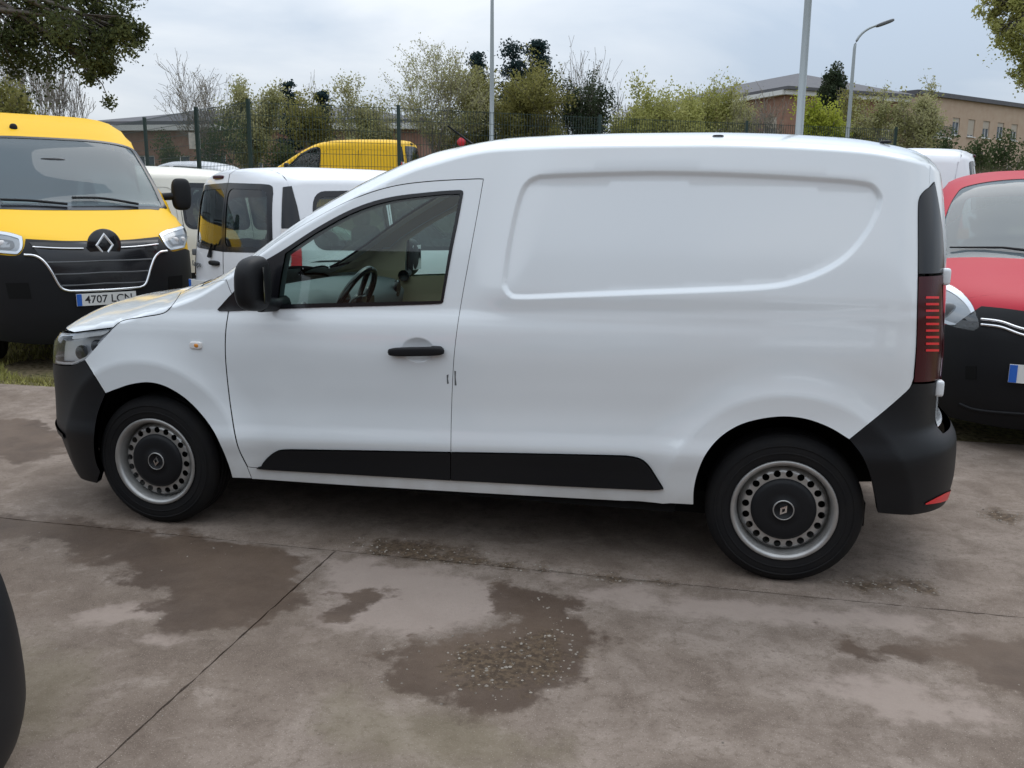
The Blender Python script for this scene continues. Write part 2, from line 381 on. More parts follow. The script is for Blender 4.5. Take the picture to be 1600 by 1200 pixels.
# ------------------------------------------------------------------ wheels
def annulus(r0, r1, holes, sp=.008):
    th = np.linspace(0, 2*PI, 73)[:-1]; c = lambda r, n=72: np.c_[r*np.cos(np.linspace(0, 2*PI, n+1)[:-1]), r*np.sin(np.linspace(0, 2*PI, n+1)[:-1])]
    H = [c(r0)]+[np.array([x, y])+c(r, 12) for x, y, r in holes]
    return fill2d(c(r1), H, sp)
WHEEL = {}
def wheel_meshes(R, w, rim, fancy):
    key = (R, w, rim, fancy)
    if key in WHEEL: return WHEEL[key]
    h = w/2; t = MB()
    prof = [(rim-.012, -h+.012), (rim+.004, -h+.002), (rim+.02, -h-.004), (R-.055, -h-.007), (R-.03, -h-.001), (R-.012, -h+.012), (R-.003, -h+.028)]
    for k in range(4):                                   # tread blocks and grooves
        a = -h+.03+(w-.06)*k/4; b = -h+.03+(w-.06)*(k+1)/4
        prof += [(R, a+.006), (R, b-.006), (R-.008, b-.004), (R-.008, b+.001)]
    prof += [(R-.003, h-.028), (R-.03, h), (R-.055, h+.006), (rim, h-.01)]
    t.lathe(prof, 72)
    # sidewall rings
    for rr in (R-.07, R-.04): t.lathe([(rr-.004, -h-.006), (rr, -h-.0095), (rr+.004, -h-.006)], 72)
    tm = t.mesh('tyre')
    r = MB(); r.lathe([(rim-.002, -h+.006), (rim+.008, -h-.003), (rim+.004, -h-.009), (rim-.006, -h-.006), (rim-.015, -h+.004), (rim-.018, -h+.03), (rim-.020, -h+.06), (rim-.03, -h+.08), (rim-.03, h-.02)], 72)
    if fancy:
        n = 20; rc = rim-.0525
        V, F, _ = annulus(rim-.084, rim-.024, [(rc*math.cos(2*PI*(k+.5)/n), rc*math.sin(2*PI*(k+.5)/n), .0142) for k in range(n)])
        d = np.hypot(V[:, 0], V[:, 1]); y = -h+.022+.030*np.clip((d-(rim-.040))/.016, 0, 1.)
        r.add(np.c_[V[:, 0], y, V[:, 1]], [tuple(f) for f in F], True)
        r.lathe([(rim-.083, -h+.022), (rim-.1, -h+.03), (rim-.12, -h+.03), (.01, -h+.03)], 48)
    else:
        r.lathe([(rim-.036, -h+.05), (rim-.06, -h+.03), (.02, -h+.03)], 48)
    rm = r.mesh('rim')
    b = MB(); b.lathe([(rim-.045, -h+.075), (.01, -h+.075)], 36); bm = b.mesh('brake_shadow')  # flat dark disc standing in for the shade behind the rim holes
    c = MB(); q = rim-.072
    c.lathe([(q, -h+.024), (q-.004, -h+.012), (q-.02, -h+.006), (q-.055, -h+.004), (.042, -h+.008), (.04, -h+.004), (.034, -h+.004), (.031, -h+.010), (0.0005, -h+.010)], 60)
    cm = c.mesh('hub_cap')
    em = MB(); o = -h+.0055                                # diamond emblem ring
    for (x0, z0), (x1, z1) in zip([(0, .024), (.015, 0), (0, -.024), (-.015, 0)], [(.015, 0), (0, -.024), (-.015, 0), (0, .024)]):
        em.add([(x0, o, z0), (x1, o, z1), (x1*.45, o-.002, z1*.45), (x0*.45, o-.002, z0*.45), (x0, o+.006, z0), (x1, o+.006, z1)], [(0, 1, 2, 3), (0, 4, 5, 1)])
    ring = MB().lathe([(.036, -h+.006), (.039, -h+.001), (.042, -h+.006)], 36).mesh('emblem_ring')
    WHEEL[key] = (tm, rm, bm, cm, em.mesh('emblem'), ring); return WHEEL[key]
def wheel(parent, x, y, z, R=.31, w=.19, rim=.2, fancy=False, spin=0., steer=0.):
    e = bpy.data.objects.new('wheel', None); COL.objects.link(e); e.parent = parent; e.location = (x, y, z); e.rotation_euler = (0, spin, (0 if y < 0 else PI)+steer); e.empty_display_size = .1
    tm, rm, bm, cm, em, rg = wheel_meshes(R, w, rim, fancy)
    link('tyre', tm, M['rubber'], e); link('rim', rm, M['steel'], e); link('brake_shadow_disc', bm, M['under'], e); link('hub_cap', cm, M['plastic'], e)
    if fancy: link('emblem', em, M['chrome'], e); link('emblem_ring', rg, M['steel'], e)
    return e
def arch_liner(parent, x, z, r, y0, y1, name='wheel_arch_liner'):
    n = 24; V = []; F = []
    for k in range(n+1):
        a = .10+(PI-.16)*k/n
        for y in (y0, y1): V.append((x+r*math.cos(a), y, z+r*math.sin(a)))
    F = [(2*k, 2*k+1, 2*k+3, 2*k+2) for k in range(n)]
    k0 = len(V); V.append((x, y1, z)); F += [(k0, 2*k+1, 2*k+3) for k in range(n)]
    return link(name, mesh(name, V, F, False), M['under'], parent)
def text_mesh(name, body, size, mat, parent, loc, rot, bold=0.):
    c = bpy.data.curves.new(name, 'FONT'); c.body = body; c.size = size; c.align_x = 'CENTER'; c.align_y = 'CENTER'; c.extrude = .001; c.offset = bold
    t = bpy.data.objects.new(name+'_curve', c); COL.objects.link(t); bpy.context.view_layer.update()
    me = bpy.data.meshes.new_from_object(t.evaluated_get(bpy.context.evaluated_depsgraph_get())); bpy.data.objects.remove(t); bpy.data.curves.remove(c)
    me.materials.clear(); o = link(name, me, mat, parent); o.location = loc; o.rotation_euler = rot; return o
def number_plate(parent, loc, rot, text):
    """rot turns a plate that lies in x-z facing -y"""
    e = MB().box((0, 0, 0), (.52, .012, .11)).build('number_plate', M['plate'], parent); e.location = loc; e.rotation_euler = rot
    MB().box((-.238, -.0075, 0), (.042, .004, .106)).build('blue_band', M['plateblue'], e)
    if text: text_mesh('lettering', text, .098, M['ink'], e, (.018, -.0072, -.002), (PI/2, 0, 0), .0008)
    return e

# ------------------------------------------------------------------ the white panel van in front
def box_extra():
    rec = None
    px = chain([(786, 438), (789, 400), (797, 345), (806, 305), (816, 285), (832, 275), (860, 271.5), (1000, 267), (1100, 268), (1200, 272), (1300, 278), (1350, 283), (1370, 290), (1381, 308), (1378, 328)],
               [(1378, 328), (1360, 362), (1330, 398), (1295, 422), (1250, 440), (1200, 450), (1100, 455), (1000, 459), (900, 463), (815, 466), (796, 461), (787, 448), (786, 438)], n=5)
    pts = np.array([at_y(p[0], p[1], -.835)[[0, 2]] for p in px])
    gx = np.linspace(1.5, 3.4, 381); gz = np.linspace(.95, 1.78, 167); G = np.array(np.meshgrid(gx, gz)).reshape(2, -1).T
    d = segdist(G, pts)*np.where(inpoly(G, pts), 1, -1); D = d.reshape(len(gz), len(gx))
    def sdf(x, z):
        u = np.clip((x-1.5)/.005, 0, 379.99); v = np.clip((z-.95)/.005, 0, 165.99); i = u.astype(int); j = v.astype(int); a = u-i; b = v-j
        return D[j, i]*(1-a)*(1-b)+D[j, i+1]*a*(1-b)+D[j+1, i]*(1-a)*b+D[j+1, i+1]*a*b
    global RECESS; RECESS = pts; hc = at_y(653, 547, -.88)
    def f(x, z):
        x, z = np.broadcast_arrays(np.asarray(x, float), np.asarray(z, float)); w = 0*x
        for cx, rr in ((0., .475), (2.812, .475)):                      # flared arches with a crisp edge
            r = np.hypot(x-cx, z-.31); u = np.clip((r-rr)/.15, 0, 1); w = np.maximum(w, .024*(1-u)**2)
        w = w+.022*sstep(1.53, 1.78, x-.25*(z-1.3))*sstep(1.02, 1.16, z)   # load bay stands proud of the cab
        w = w-.014*sstep(-.004, .020, sdf(x, z))                        # pressed side panel
        q = ((x-hc[0])/.072)**2+((z-hc[2])/.052)**2; w = w-.018*np.clip(1-q, 0, 1)
        return w
    return f
VB = Body(side=[(.1, .80), (.2, .825), (.28, .848), (.40, .867), (.475, .884), (.49, .8855), (.505, .884), (.56, .874), (.64, .8695), (.75, .8755), (.88, .8825), (.96, .878), (1.02, .866), (1.06, .853), (1.12, .843), (1.3, .811), (1.5, .774), (1.62, .752), (1.72, .733), (1.9, .70)],
          top=[(-.95, .50), (-.835, .74), (-.775, .86), (-.70, .928), (-.6, .972), (-.5, 1.002), (-.386, 1.020), (-.244, 1.045), (-.068, 1.088), (.042, 1.118), (.138, 1.16), (.257, 1.215), (.429, 1.33), (.572, 1.43), (.70, 1.512), (.824, 1.58), (.96, 1.648), (1.125, 1.712), (1.238, 1.742), (1.326, 1.759), (1.523, 1.79), (1.64, 1.80), (1.907, 1.808), (2.17, 1.811), (2.43, 1.811), (2.67, 1.805), (2.9, 1.792), (3.03, 1.78), (3.15, 1.76), (3.27, 1.736), (3.4, 1.69), (3.6, 1.58)],
          rd=[(-.95, .14), (0, .12), (.25, .14), (.5, .16), (1.0, .15), (1.3, .11), (1.6, .088), (3.0, .088), (3.6, .1)],
          tipF=[(.1, -.72), (.2, -.775), (.35, -.825), (.5, -.842), (.65, -.838), (.75, -.822), (.85, -.79), (.95, -.735), (1.2, -.68)],
          tipR=[(.1, 3.50), (.3, 3.545), (.42, 3.56), (.56, 3.55), (.60, 3.53), (.66, 3.462), (.8, 3.455), (1.1, 3.447), (1.3, 3.435), (1.5, 3.41), (1.7, 3.37), (1.9, 3.33)],
          xsF=0., xsR=3.0, pqF=(3.6, 2.0), extra=box_extra(), wedge=.035)
def van_lines(B):
    L = []; S = lambda xz: B.sidep(xz)
    for cx in (0., 2.812):
        for r in (.460, .475, .490): L.append(S([(cx+r*math.cos(a), .31+r*math.sin(a)) for a in np.linspace(-.2, PI+.2, 110)]))
    e = np.roll(RECESS, -1, 0)-RECESS; n = np.c_[-e[:, 1], e[:, 0]]/(np.hypot(*e.T)[:, None]+1e-9)
    if area2(RECESS) < 0: n = -n
    for o in (-.006, .003, .012, .021): L.append(S(resample(RECESS+n*o, .02)))
    hc = at_y(653, 547, -.88)
    for f in (.4, .7, .93, 1.0, 1.08): L.append(S([(hc[0]+.072*f*math.cos(a), hc[2]+.052*f*math.sin(a)) for a in np.linspace(0, 2*PI, 40)]))
    xs = np.arange(-.5, 3.3, .02)
    for o in (-.012, 0, .012): L.append(S(np.c_[xs, .49+o+.035*(xs-1.4)]))
    xs = np.arange(-.5, 3.26, .02)
    for o in (-.012, .004, .018): L.append(S(np.c_[xs, B.top(xs)-B.rd(xs)+o]))
    return L+[l*np.array([1, -1, 1]) for l in L]
def build_van():
    B = VB; LN = van_lines(B)
    T = thing('panel_van', 'white panel van with black steel wheel caps parked side-on on the concrete', 'van')
    h = lambda *segs, **k: B.hit(chain(*segs, **k))
    topline = [(406, 397), (442, 371), (499, 337), (555, 309), (611, 291), (667, 283), (738, 279), (756, 279)]
    rearedge = [(756, 279), (748, 325), (737, 385), (722, 468), (714, 520), (709, 570), (706, 640), (705, 700), (706, 750)]
    frontedge = [(357, 487), (353, 515), (352, 545), (354, 580), (361, 640), (371, 695), (387, 730)]
    # --- shell: roof, pillars, load bay sides, sills
    ws_side = B.topz(crv([(.20, -.705), (.5, -.69), (.8, -.665), (1.05, -.63), (1.20, -.585)], 8))
    ws_top = B.topz(crv([(1.20, -.585), (1.235, -.53), (1.265, -.35), (1.275, 0.)], 8))
    pil = h([(354, 437), (359, 451), (364, 462)], [(364, 462), (380, 424), (406, 397)], topline, rearedge, [(706, 750), (550, 740), (412, 732), (387, 730)], [(387, 730), (394, 748)],
            [(394, 748), (560, 759), (800, 773), (1083, 788)],
            [(1083, 788), (1084, 764), (1090, 738), (1103, 709), (1125, 683), (1155, 664), (1190, 654), (1227, 650.5), (1262, 655), (1297, 668), (1327, 686)],
            [(1327, 686), (1380, 643), (1410, 617), (1421, 606), (1427, 592)], [(1427, 592), (1431, 540), (1433, 470), (1434, 400), (1434, 330), (1436, 310), (1443, 299), (1452, 292)])
    xr = 3.27; zt = float(B.top(np.array(xr))); last = pil[-1]
    a0 = math.atan2(last[2]-B.z0, -last[1]); aa = np.linspace(a0, PI/2, 24)
    xs_ = last[0]+(xr-last[0])*sstep(0, .35, np.linspace(0, 1, 24))
    back = B.to3('roll', np.c_[xs_, .9*aa])
    near = np.vstack([ws_top[::-1], ws_side[::-1][1:], pil, back[1:]])
    B.panel('body_shell', 'roll', sym(near), M['white'], T, sp=.016, gap=0, flange=.014, lines=LN)
    # inner lining of the cab
    ring = h([(380, 424), (406, 397)], topline, rearedge[:4])
    lin = np.vstack([ws_top[::-1], ws_side[::-1][1:], B.hit([(364, 462)]), ring, B.sidep([(1.62, 1.10), (1.62, 1.70)]), B.topz([(1.62, -.6), (1.62, 0)])])
    B.panel('cab_lining', 'roll', sym(lin), M['trim'], T, sp=.06, gap=0, flange=0, off=-.045)
    ws = np.vstack([ws_top[::-1], ws_side[::-1][1:], B.topz([(.15, -.6), (.105, -.3), (.09, 0)])])
    B.panel('windscreen', 'roll', sym(ws), M['glass'], T, sp=.05, gap=.003, flange=.004, off=-.003)
    # --- doors
    door = h(frontedge, [(387, 730), (412, 732), (550, 740), (706, 750)], rearedge[::-1], topline[::-1], [(406, 397), (380, 424), (364, 462), (357, 487)])
    fr_o = h([(340, 484), (356, 466), (371, 450), (390, 428), (411, 409)], [(411, 409), (442, 391), (499, 354), (555, 325), (611, 308), (681, 299.5), (719, 297)], [(719, 297), (723, 298), (724, 302)],
             [(724, 302), (716, 345), (707, 390), (698, 440), (693, 469)], [(693, 469), (692, 473), (688, 475)], [(688, 475), (600, 478), (500, 480.5), (423, 483.5), (350, 486.5), (340, 484)])
    gl = h([(434, 473), (438, 440), (446, 396)], [(446, 396), (499, 361), (555, 331.5), (611, 314), (681, 305), (719, 303)], [(719, 303), (711, 345), (702, 390), (694, 440), (689, 470)], [(689, 470), (600, 472), (500, 474), (434, 476)])
    D = B.panel('door', 'roll', door, M['white'], T, holes=[gl], sp=.016, both=True, lines=LN)
    for i, d in enumerate(D):
        k = np.array([1, -1 if i else 1, 1])
        B.panel('window_frame', 'roll', fr_o*k, M['gloss'], d, holes=[gl*k], sp=.03, off=.0035, gap=0, flange=.012)
        g2 = inset(dedupe(B.to2('roll', gl*k), 1e-4), -.012)
        B.panel('window_pane', 'roll', B.to3('roll', g2), M['glass'], d, sp=.05, off=-.006, gap=0, flange=0)
        B.panel('door_lining', 'roll', door*k, M['trim'] if i else M['dash'], d, holes=[gl*k], sp=.05, off=-.05, gap=0, flange=0)
        # handle: a bar over the finger dish
        a, b = (B.hit([(612, 549), (693, 547.5)])*k); m = (a+b)/2; sg = -1 if not i else 1
        L = np.linalg.norm(b-a)+.02; hb = MB(); rot = Matrix.Rotation(math.atan2(-(b-a)[2], (b-a)[0]), 3, 'Y')
        hb.blob(m+np.array([0, sg*.020, 0]), (L, .028, .038), 4, 24, 12, rot)
        hb.blob(a+np.array([.03, sg*.008, 0]), (.05, .035, .034), 4); hb.blob(b+np.array([-.03, sg*.008, 0]), (.055, .035, .036), 4)
        hb.build('door_handle', M['plastic'], d)
        # mirror: arm and rounded housing
        c = at_y(394, 444, -1.0)*k; mm = MB(); V0 = MB().blob((0, 0, 0), (.108, .20, .225), 3.0, 28, 18)
        V = [(x*(1+.25*(y*-sg)/.2)-.0+.10*z*(.18), y, z*(1-.12*(y*sg)/.1)) for x, y, z in V0.v]
        mm.add([(x+c[0], y+c[1], z+c[2]) for x, y, z in V], V0.f, True)
        mm.tube([c+np.array([.0, -sg*.06, -.09]), c+np.array([.02, -sg*.14, -.10]), c+np.array([.03, -sg*.22, -.10])], [.035, .03, .035], 10)
        mo = mm.build('door_mirror', M['plastic'], d)
        gm = MB().box((c[0]+.050, c[1]-sg*.02, c[2]), (.002, .12, .15), Matrix.Rotation(.38 if sg < 0 else -.10, 3, 'Z')).build('mirror_glass', M['mirror'], mo)
    # --- wings, trims
    archF = [(363, 747), (357, 727), (347, 702), (332, 672), (312, 645), (287, 621), (258, 604), (232, 598), (205, 601), (183, 608), (165, 615)]
    wing = h([(177, 512), (192, 501), (225, 495), (256, 489), (270, 476), (283, 457)]);
    up = B.topz(crv([(wing[-1][0], wing[-1][1]), (.12, -.60), (.185, -.645), (.20, -.705)], 6)); 
    wing = np.vstack([wing, up[1:], h([(354, 437), (359, 451), (364, 462)], [(364, 462), (357, 487)], frontedge, [(387, 730), (394, 748)], [(394, 748), (363, 747)], archF, [(165, 615), (132, 562)], [(132, 562), (155, 536), (177, 512)])])
    W2 = B.panel('front_wing', 'roll', wing, M['white'], T, sp=.016, both=True, lines=LN)
    for i, w in enumerate(W2):
        c = B.hit([(306.5, 539.5)])[0]*np.array([1, -1 if i else 1, 1]); MB().blob(c, (.062, .018, .034), 4).build('side_indicator', M['clear'], w)
        MB().blob(c+np.array([.005, (-1 if not i else 1)*.004, 0]), (.022, .016, .018), 3).build('indicator_bulb', M['amber'], w)
    tr1 = h([(409, 728), (412, 722), (418, 715), (430, 706), (446, 702), (505, 702.5), (600, 704), (704.6, 706)], [(704.6, 706), (704.6, 749)], [(704.6, 749), (550, 740), (412, 732), (409, 728)])
    tr2 = h([(705.8, 706), (850, 708.5), (960, 711), (985, 712.5), (1002, 717), (1014, 727), (1026, 745), (1037, 763)], [(1037, 763), (1010, 764), (850, 756.5), (705.8, 749)], [(705.8, 749), (705.8, 706)])
    B.panel('side_moulding', 'roll', tr1, M['plastic'], T, sp=.03, off=.012, flange=.016, gap=0, both=True)
    B.panel('side_moulding', 'roll', tr2, M['plastic'], T, sp=.03, off=.012, flange=.016, gap=0, both=True)
    # --- bonnet
    hl = h([(177, 512), (192, 501), (225, 495), (256, 489), (270, 476), (283, 457)])
    e0 = B.to2('front', h([(177, 512), (140, 516.5), (116, 519.5)])); tt = np.linspace(e0[-1][0], 0, 14)[1:]
    lip = np.vstack([B.to3('front', e0), B.to3('front', np.c_[tt, e0[-1][1]+(.855-e0[-1][1])*sstep(tt[0], 0, tt)])])
    bon = np.vstack([hl[::-1], lip[1:]]); cow = B.topz(crv([(.065, 0.), (.08, -.3), (.115, -.52), (hl[-1][0]+.03, hl[-1][1]+.02)], 6))
    B.panel('bonnet', 'roll', np.vstack([sym(np.vstack([cow[:-1], bon]))]), M['white'], T, sp=.025)
    B.panel('scuttle', 'roll', sym(np.vstack([cow, up[::2], B.topz([(.20, -.705), (.15, -.6), (.105, -.3), (.09, 0)])])), M['plastic'], T, sp=.03, gap=0, off=-.004, flange=.0)
    # --- headlights, grille, front bumper
    lamp_o = B.to2('front', h([(177, 512), (140, 516.5), (116, 519.5)])); lb = B.to2('front', h([(98, 571), (110, 571), (121, 567), (132, 562)], [(132, 562), (155, 536), (177, 512)]))
    inn = np.array([[-.42, .84], [-.40, .76], [-.44, .69]])*[1, 1]
    q = np.vstack([lamp_o, inn, lb])
    HL = B.panel('headlight', 'front', B.to3('front', q), M['lens'], T, sp=.03, both=True, flange=.02, gap=.003)
    for i, hlm in enumerate(HL):
        k = np.array([1, -1 if i else 1, 1]); Q3 = B.to3('front', inset(dedupe(q, 1e-3), .006))
        B.panel('reflector', 'front', Q3*k, M['lampref'], hlm, sp=.02, off=-.05, gap=0, flange=0)
        rim_ = B.to3('front', q); B.panel('bezel', 'front', rim_*k, M['lampref'], hlm, holes=[B.to3('front', inset(dedupe(q, 1e-3), .016))*k], sp=.02, off=-.014, gap=.002, flange=.03)
        for (px_, py_, r_) in ((112, 550, .034), (136, 540, .030)):
            c = B.hit([(px_, py_)])[0]*k; n = np.array([-.75, -.6*k[1], .1]); c = c-n*.045
            MB().blob(c, (.05, .06, 2*r_), 2.2, 16, 10).build('lamp_bulb', M['gloss'], hlm)
        st = B.to3('front', B.to2('front', h([(170, 516), (140, 520), (112, 524)], [(112, 524), (112, 530), (140, 526), (160, 523), (170, 516)])))
        B.panel('light_strip', 'front', st*k, M['plate'], hlm, sp=.02, off=-.008, gap=0, flange=0)
    be = B.to2('front', h([(98, 571), (110, 571), (121, 567), (132, 562)], [(132, 562), (165, 615)], [(165, 615), (152, 650), (147, 690), (150, 720), (157, 738)]))
    low = np.array([[be[-1][0]+.05, .17], [-.6, .165], [-.3, .17], [0, .17]]); bot = np.vstack([be, low])
    gr_t = np.array([[0, .715], [-.3, .715], [-.42, .695]])
    B.panel('front_bumper', 'front', sym(B.to3('front', np.vstack([gr_t, be, low]))), M['plastic'], T, sp=.016, gap=.002, flange=.03, lines=LN)
    gq = np.vstack([[[0, .85], [-.25, .85], [-.40, .845], [-.40, .76], [-.43, .70], [-.3, .72], [0, .72]]])
    G = B.panel('grille', 'front', sym(B.to3('front', gq)), M['gloss'], T, sp=.03, off=-.01, flange=.0)
    for z in (.745, .775, .805):
        B.panel('grille_bar', 'front', sym(B.to3('front', np.array([[0, z+.005], [-.38, z+.005], [-.38, z-.005], [0, z-.005]]))), M['chrome'], G, sp=.05, off=.004, gap=0, flange=.012)
    fm = np.array([[0, .33], [-.3, .33], [-.45, .31], [-.45, .22], [-.3, .21], [0, .21]])
    B.panel('lower_intake', 'front', sym(B.to3('front', fm)), M['gloss'], T, sp=.04, off=.003, gap=0, flange=.002)
    # torn lower lip and ledge of the bumper near the wheel
    led = B.to3('front', np.array([[-.98, .405], [-.6, .42], [-.3, .43], [0, .43], [0, .40], [-.3, .40], [-.6, .39], [-.98, .38]]))
    B.panel('bumper_ledge', 'front', sym(led[[0, 1, 2, 3]].tolist() and np.vstack([led[4:], led[:4]])), M['plastic'], T, sp=.04, off=.010, gap=0, flange=.012)
    # --- rear: lamps, pillar cover, bumper, doors
    left = B.to2('rear', h([(1427, 597), (1431, 540), (1433, 470), (1434, 432)])); left2 = B.to2('rear', h([(1434, 428), (1434, 330), (1436, 310), (1443, 299), (1452, 292)]))
    yr = -.665; rr = lambda z: B.to2('rear', B.endp([(yr, z)], 'rear'))[0]
    zb = left[0][1]-.015
    zm = left[-1][1]; zt_ = left2[-1][1]+.02
    lampq = np.vstack([left, [rr(zm-.0), rr((zm+zb)/2), rr(zb)]])
    L = B.panel('tail_light', 'rear', B.to3('rear', lampq), M['darkred'], T, sp=.02, off=.004, flange=.012, gap=.001, both=True)
    covq = np.vstack([left2, [B.to2('rear', B.endp([(-.69, zt_)], 'rear'))[0], rr((zm+zt_)/2), rr(zm+.006)]])
    B.panel('lamp_cover', 'rear', B.to3('rear', covq), M['gloss'], T, sp=.02, off=.003, flange=.012, gap=.001, both=True)
    for i, l in enumerate(L):
        k = np.array([1, -1 if i else 1, 1])
        for j in range(9):
            y = 463+j*10.3
            bar = B.to3('rear', B.to2('rear', h([(1445, y), (1465, y)], [(1465, y+3.6), (1445, y+3.6)])))
            B.panel('light_bar', 'rear', bar*k, M['redbar'], l, sp=.03, off=.0055, gap=0, flange=.002)
        z1, z0_ = zm-.02, zb+.02; c1 = B.to2('rear', h([(1471, 445), (1474, 600)]))
        rp = np.vstack([c1, [rr(z0_), rr(z1)]]); B.panel('red_lens', 'rear', B.to3('rear', rp)*k, M['redlens'], l, sp=.03, off=.0055, gap=0, flange=.003)
    be = B.to2('rear', h([(1427, 600), (1421, 606), (1410, 617), (1380, 643), (1327, 686)], [(1327, 686), (1347, 712), (1360, 743), (1367, 772), (1372, 801)]))
    low = np.array([[be[-1][0]+.10, .325], [-.55, .31], [-.3, .31], [0, .31]]); upb = np.vstack([[[0, .60], [-.3, .60], rr(.62)+[-.02, 0]], [rr(zb-.01)]])
    RB = B.panel('rear_bumper', 'rear', sym(B.to3('rear', np.vstack([upb, be, low]))), M['plastic'], T, sp=.016, gap=.0, flange=.03, lines=LN)
    for s in (1, -1):
        rf = B.to3('rear', B.to2('rear', h([(1445, 786), (1478, 769), (1490, 766)], [(1490, 766), (1484, 777), (1470, 784), (1445, 788)])))*np.array([1, s, 1])
        B.panel('reflector', 'rear', rf, M['redbar'], RB, sp=.03, off=.004, gap=0, flange=.004)
    topc = back.copy(); topc2 = B.to2('rear', topc)
    half = np.vstack([[[0.004, .605]], [[0.004, 1.2]], ])
    for s in (1, -1):
        k = np.array([1, s, 1])
        ed = np.vstack([B.to3('rear', np.array([[-.004, .62]])), B.to3('rear', np.array([[-.004, 1.68]])), topc[::-1][1:], B.endp([(-.69, zt_)], 'rear'), B.endp([(yr, zm)], 'rear'), B.endp([(yr, .9)], 'rear'), B.endp([(yr, .64)], 'rear')])
        ed[2:2+len(topc)-1] = topc[::-1][1:]
        d = B.panel('rear_door', 'rear', ed*k, M['white'], T, sp=.03, gap=.001, flange=.012)
        for z in (.80, 1.235):
            c = B.endp([(yr-.01, z)], 'rear')[0]*k; MB().blob(c+np.array([.006, 0, 0]), (.034, .05, .065), 5).build('hinge', M['white'], d)
    # --- underside, arches, cab
    MB().box((1.35, 0, .25), (3.6, 1.30, .10)).build('floor_pan', M['under'], T)
    MB().box((1.41, -.70, .285), (1.95, .22, .07)).build('sill_inner', M['under'], T); MB().box((1.41, .70, .285), (1.95, .22, .07)).build('sill_inner', M['under'], T)
    MB().tube([(2.812, -.72, .30), (2.812, .72, .30)], .045, 10).build('rear_axle', M['under'], T)
    MB().tube([(1.0, .1, .2), (2.2, .12, .19), (2.7, .3, .2), (3.4, .35, .24)], .03, 8).build('exhaust', M['under'], T)
    for s in (-1, 1):
        arch_liner(T, 0., .31, .40, s*.83, s*.45); arch_liner(T, 2.812, .31, .40, s*.845, s*.5)
        for x in (0., 2.812): wheel(T, x, s*.755, .305, .308, .185, .2, True, spin=.13*x+.2)
    MB().box((1.66, 0, .90), (.03, 1.45, 1.30)).build('bulkhead', M['dash'], T)
    MB().box((1.0, 0, .33), (1.35, 1.4, .05)).build('cab_floor', M['dash'], T)
    d = MB(); prof = [(.08, .60), (.10, 1.00), (.26, 1.055), (.46, 1.07), (.62, 1.045), (.68, .98), (.66, .88), (.60, .80), (.52, .60)]
    ys = np.linspace(-.72, .72, 17)
    V = [(x+.05*(1-(y/.72)**2)*(-1 if x < .4 else 0), y, z+.035*math.exp(-((y+.38)/.17)**2)*(1 if x > .5 and z > .95 else 0)) for y in ys for x, z in prof]; n = len(prof)
    d.add(V, [(i*n+j, (i+1)*n+j, (i+1)*n+j+1, i*n+j+1) for i in range(16) for j in range(n-1)], True)
    db = d.build('dashboard', M['dash'], T)
    MB().box((.70, .02, .93), (.03, .24, .15)).build('centre_screen', M['gloss'], db)
    for y in (-.64, .62, -.14, .16): MB().lathe([(.045, 0), (.05, .012), (.03, .016), (.001, .012)], 20, 'x', (.665, y, 1.0)).build('air_vent', M['gloss'], db)
    sw = MB(); c = Vector((.80, -.36, 1.02)); rot = Matrix.Rotation(math.radians(-62), 3, 'Y'); ring = []
    ring = [c+rot @ Vector((.185*math.cos(a), .185*math.sin(a), 0)) for a in np.linspace(0, 2*PI, 41)]
    sw.tube(ring, .016, 10, False); sw.blob(c+rot @ Vector((0, 0, -.02)), (.12, .15, .05), 3, rot=rot)
    for a in (0, PI/2*.98+PI/2, -PI/2): sw.tube([c+rot @ Vector((.03*math.cos(a+PI/2), .03*math.sin(a+PI/2), -.015)), c+rot @ Vector((.18*math.cos(a+PI/2), .18*math.sin(a+PI/2), 0))], .014, 8)
    sw.tube([c, c+rot @ Vector((0, 0, -.3))], .03, 8); sw.build('steering_wheel', M['gloss'], T)
    for y in (-.36, .36):
        s_ = MB(); s_.blob((1.28, y, .60), (.50, .48, .16), 4); s_.blob((1.53, y, .90), (.15, .46, .62), 4, rot=Matrix.Rotation(math.radians(14), 3, 'Y')); s_.blob((1.60, y, 1.25), (.09, .26, .17), 3)
        s_.build('seat', M['seat'], T)
    MB().blob((1.0, .02, 1.56), (.03, .22, .06), 3).build('interior_mirror', M['gloss'], T)
    for px_, py_ in ((1122, 213), (1384, 222)):
        p = B.hit([(px_, py_)], .6)[0]; MB().blob(p, (.045, .03, .012), 3).build('roof_plug', M['plastic'], T)
    for pts in ([(710, 579), (712.5, 580), (712, 590), (713.5, 602), (710.5, 602)], [(698, 586), (701, 585), (700, 592), (701.5, 599), (698.5, 600)]):
        B.panel('scuff_mark', 'roll', B.hit(pts), M['grey'], T, sp=.02, off=.0008, gap=0, flange=0)
    c0 = B.topz([(1.33, .0)])[0]; an = at_y(700, 197, .05)
    MB().tube([c0, c0+(an-c0)*.12, an], [.012, .006, .0045], 8).build('roof_aerial', M['plastic'], T)
    return T
VAN = build_van()
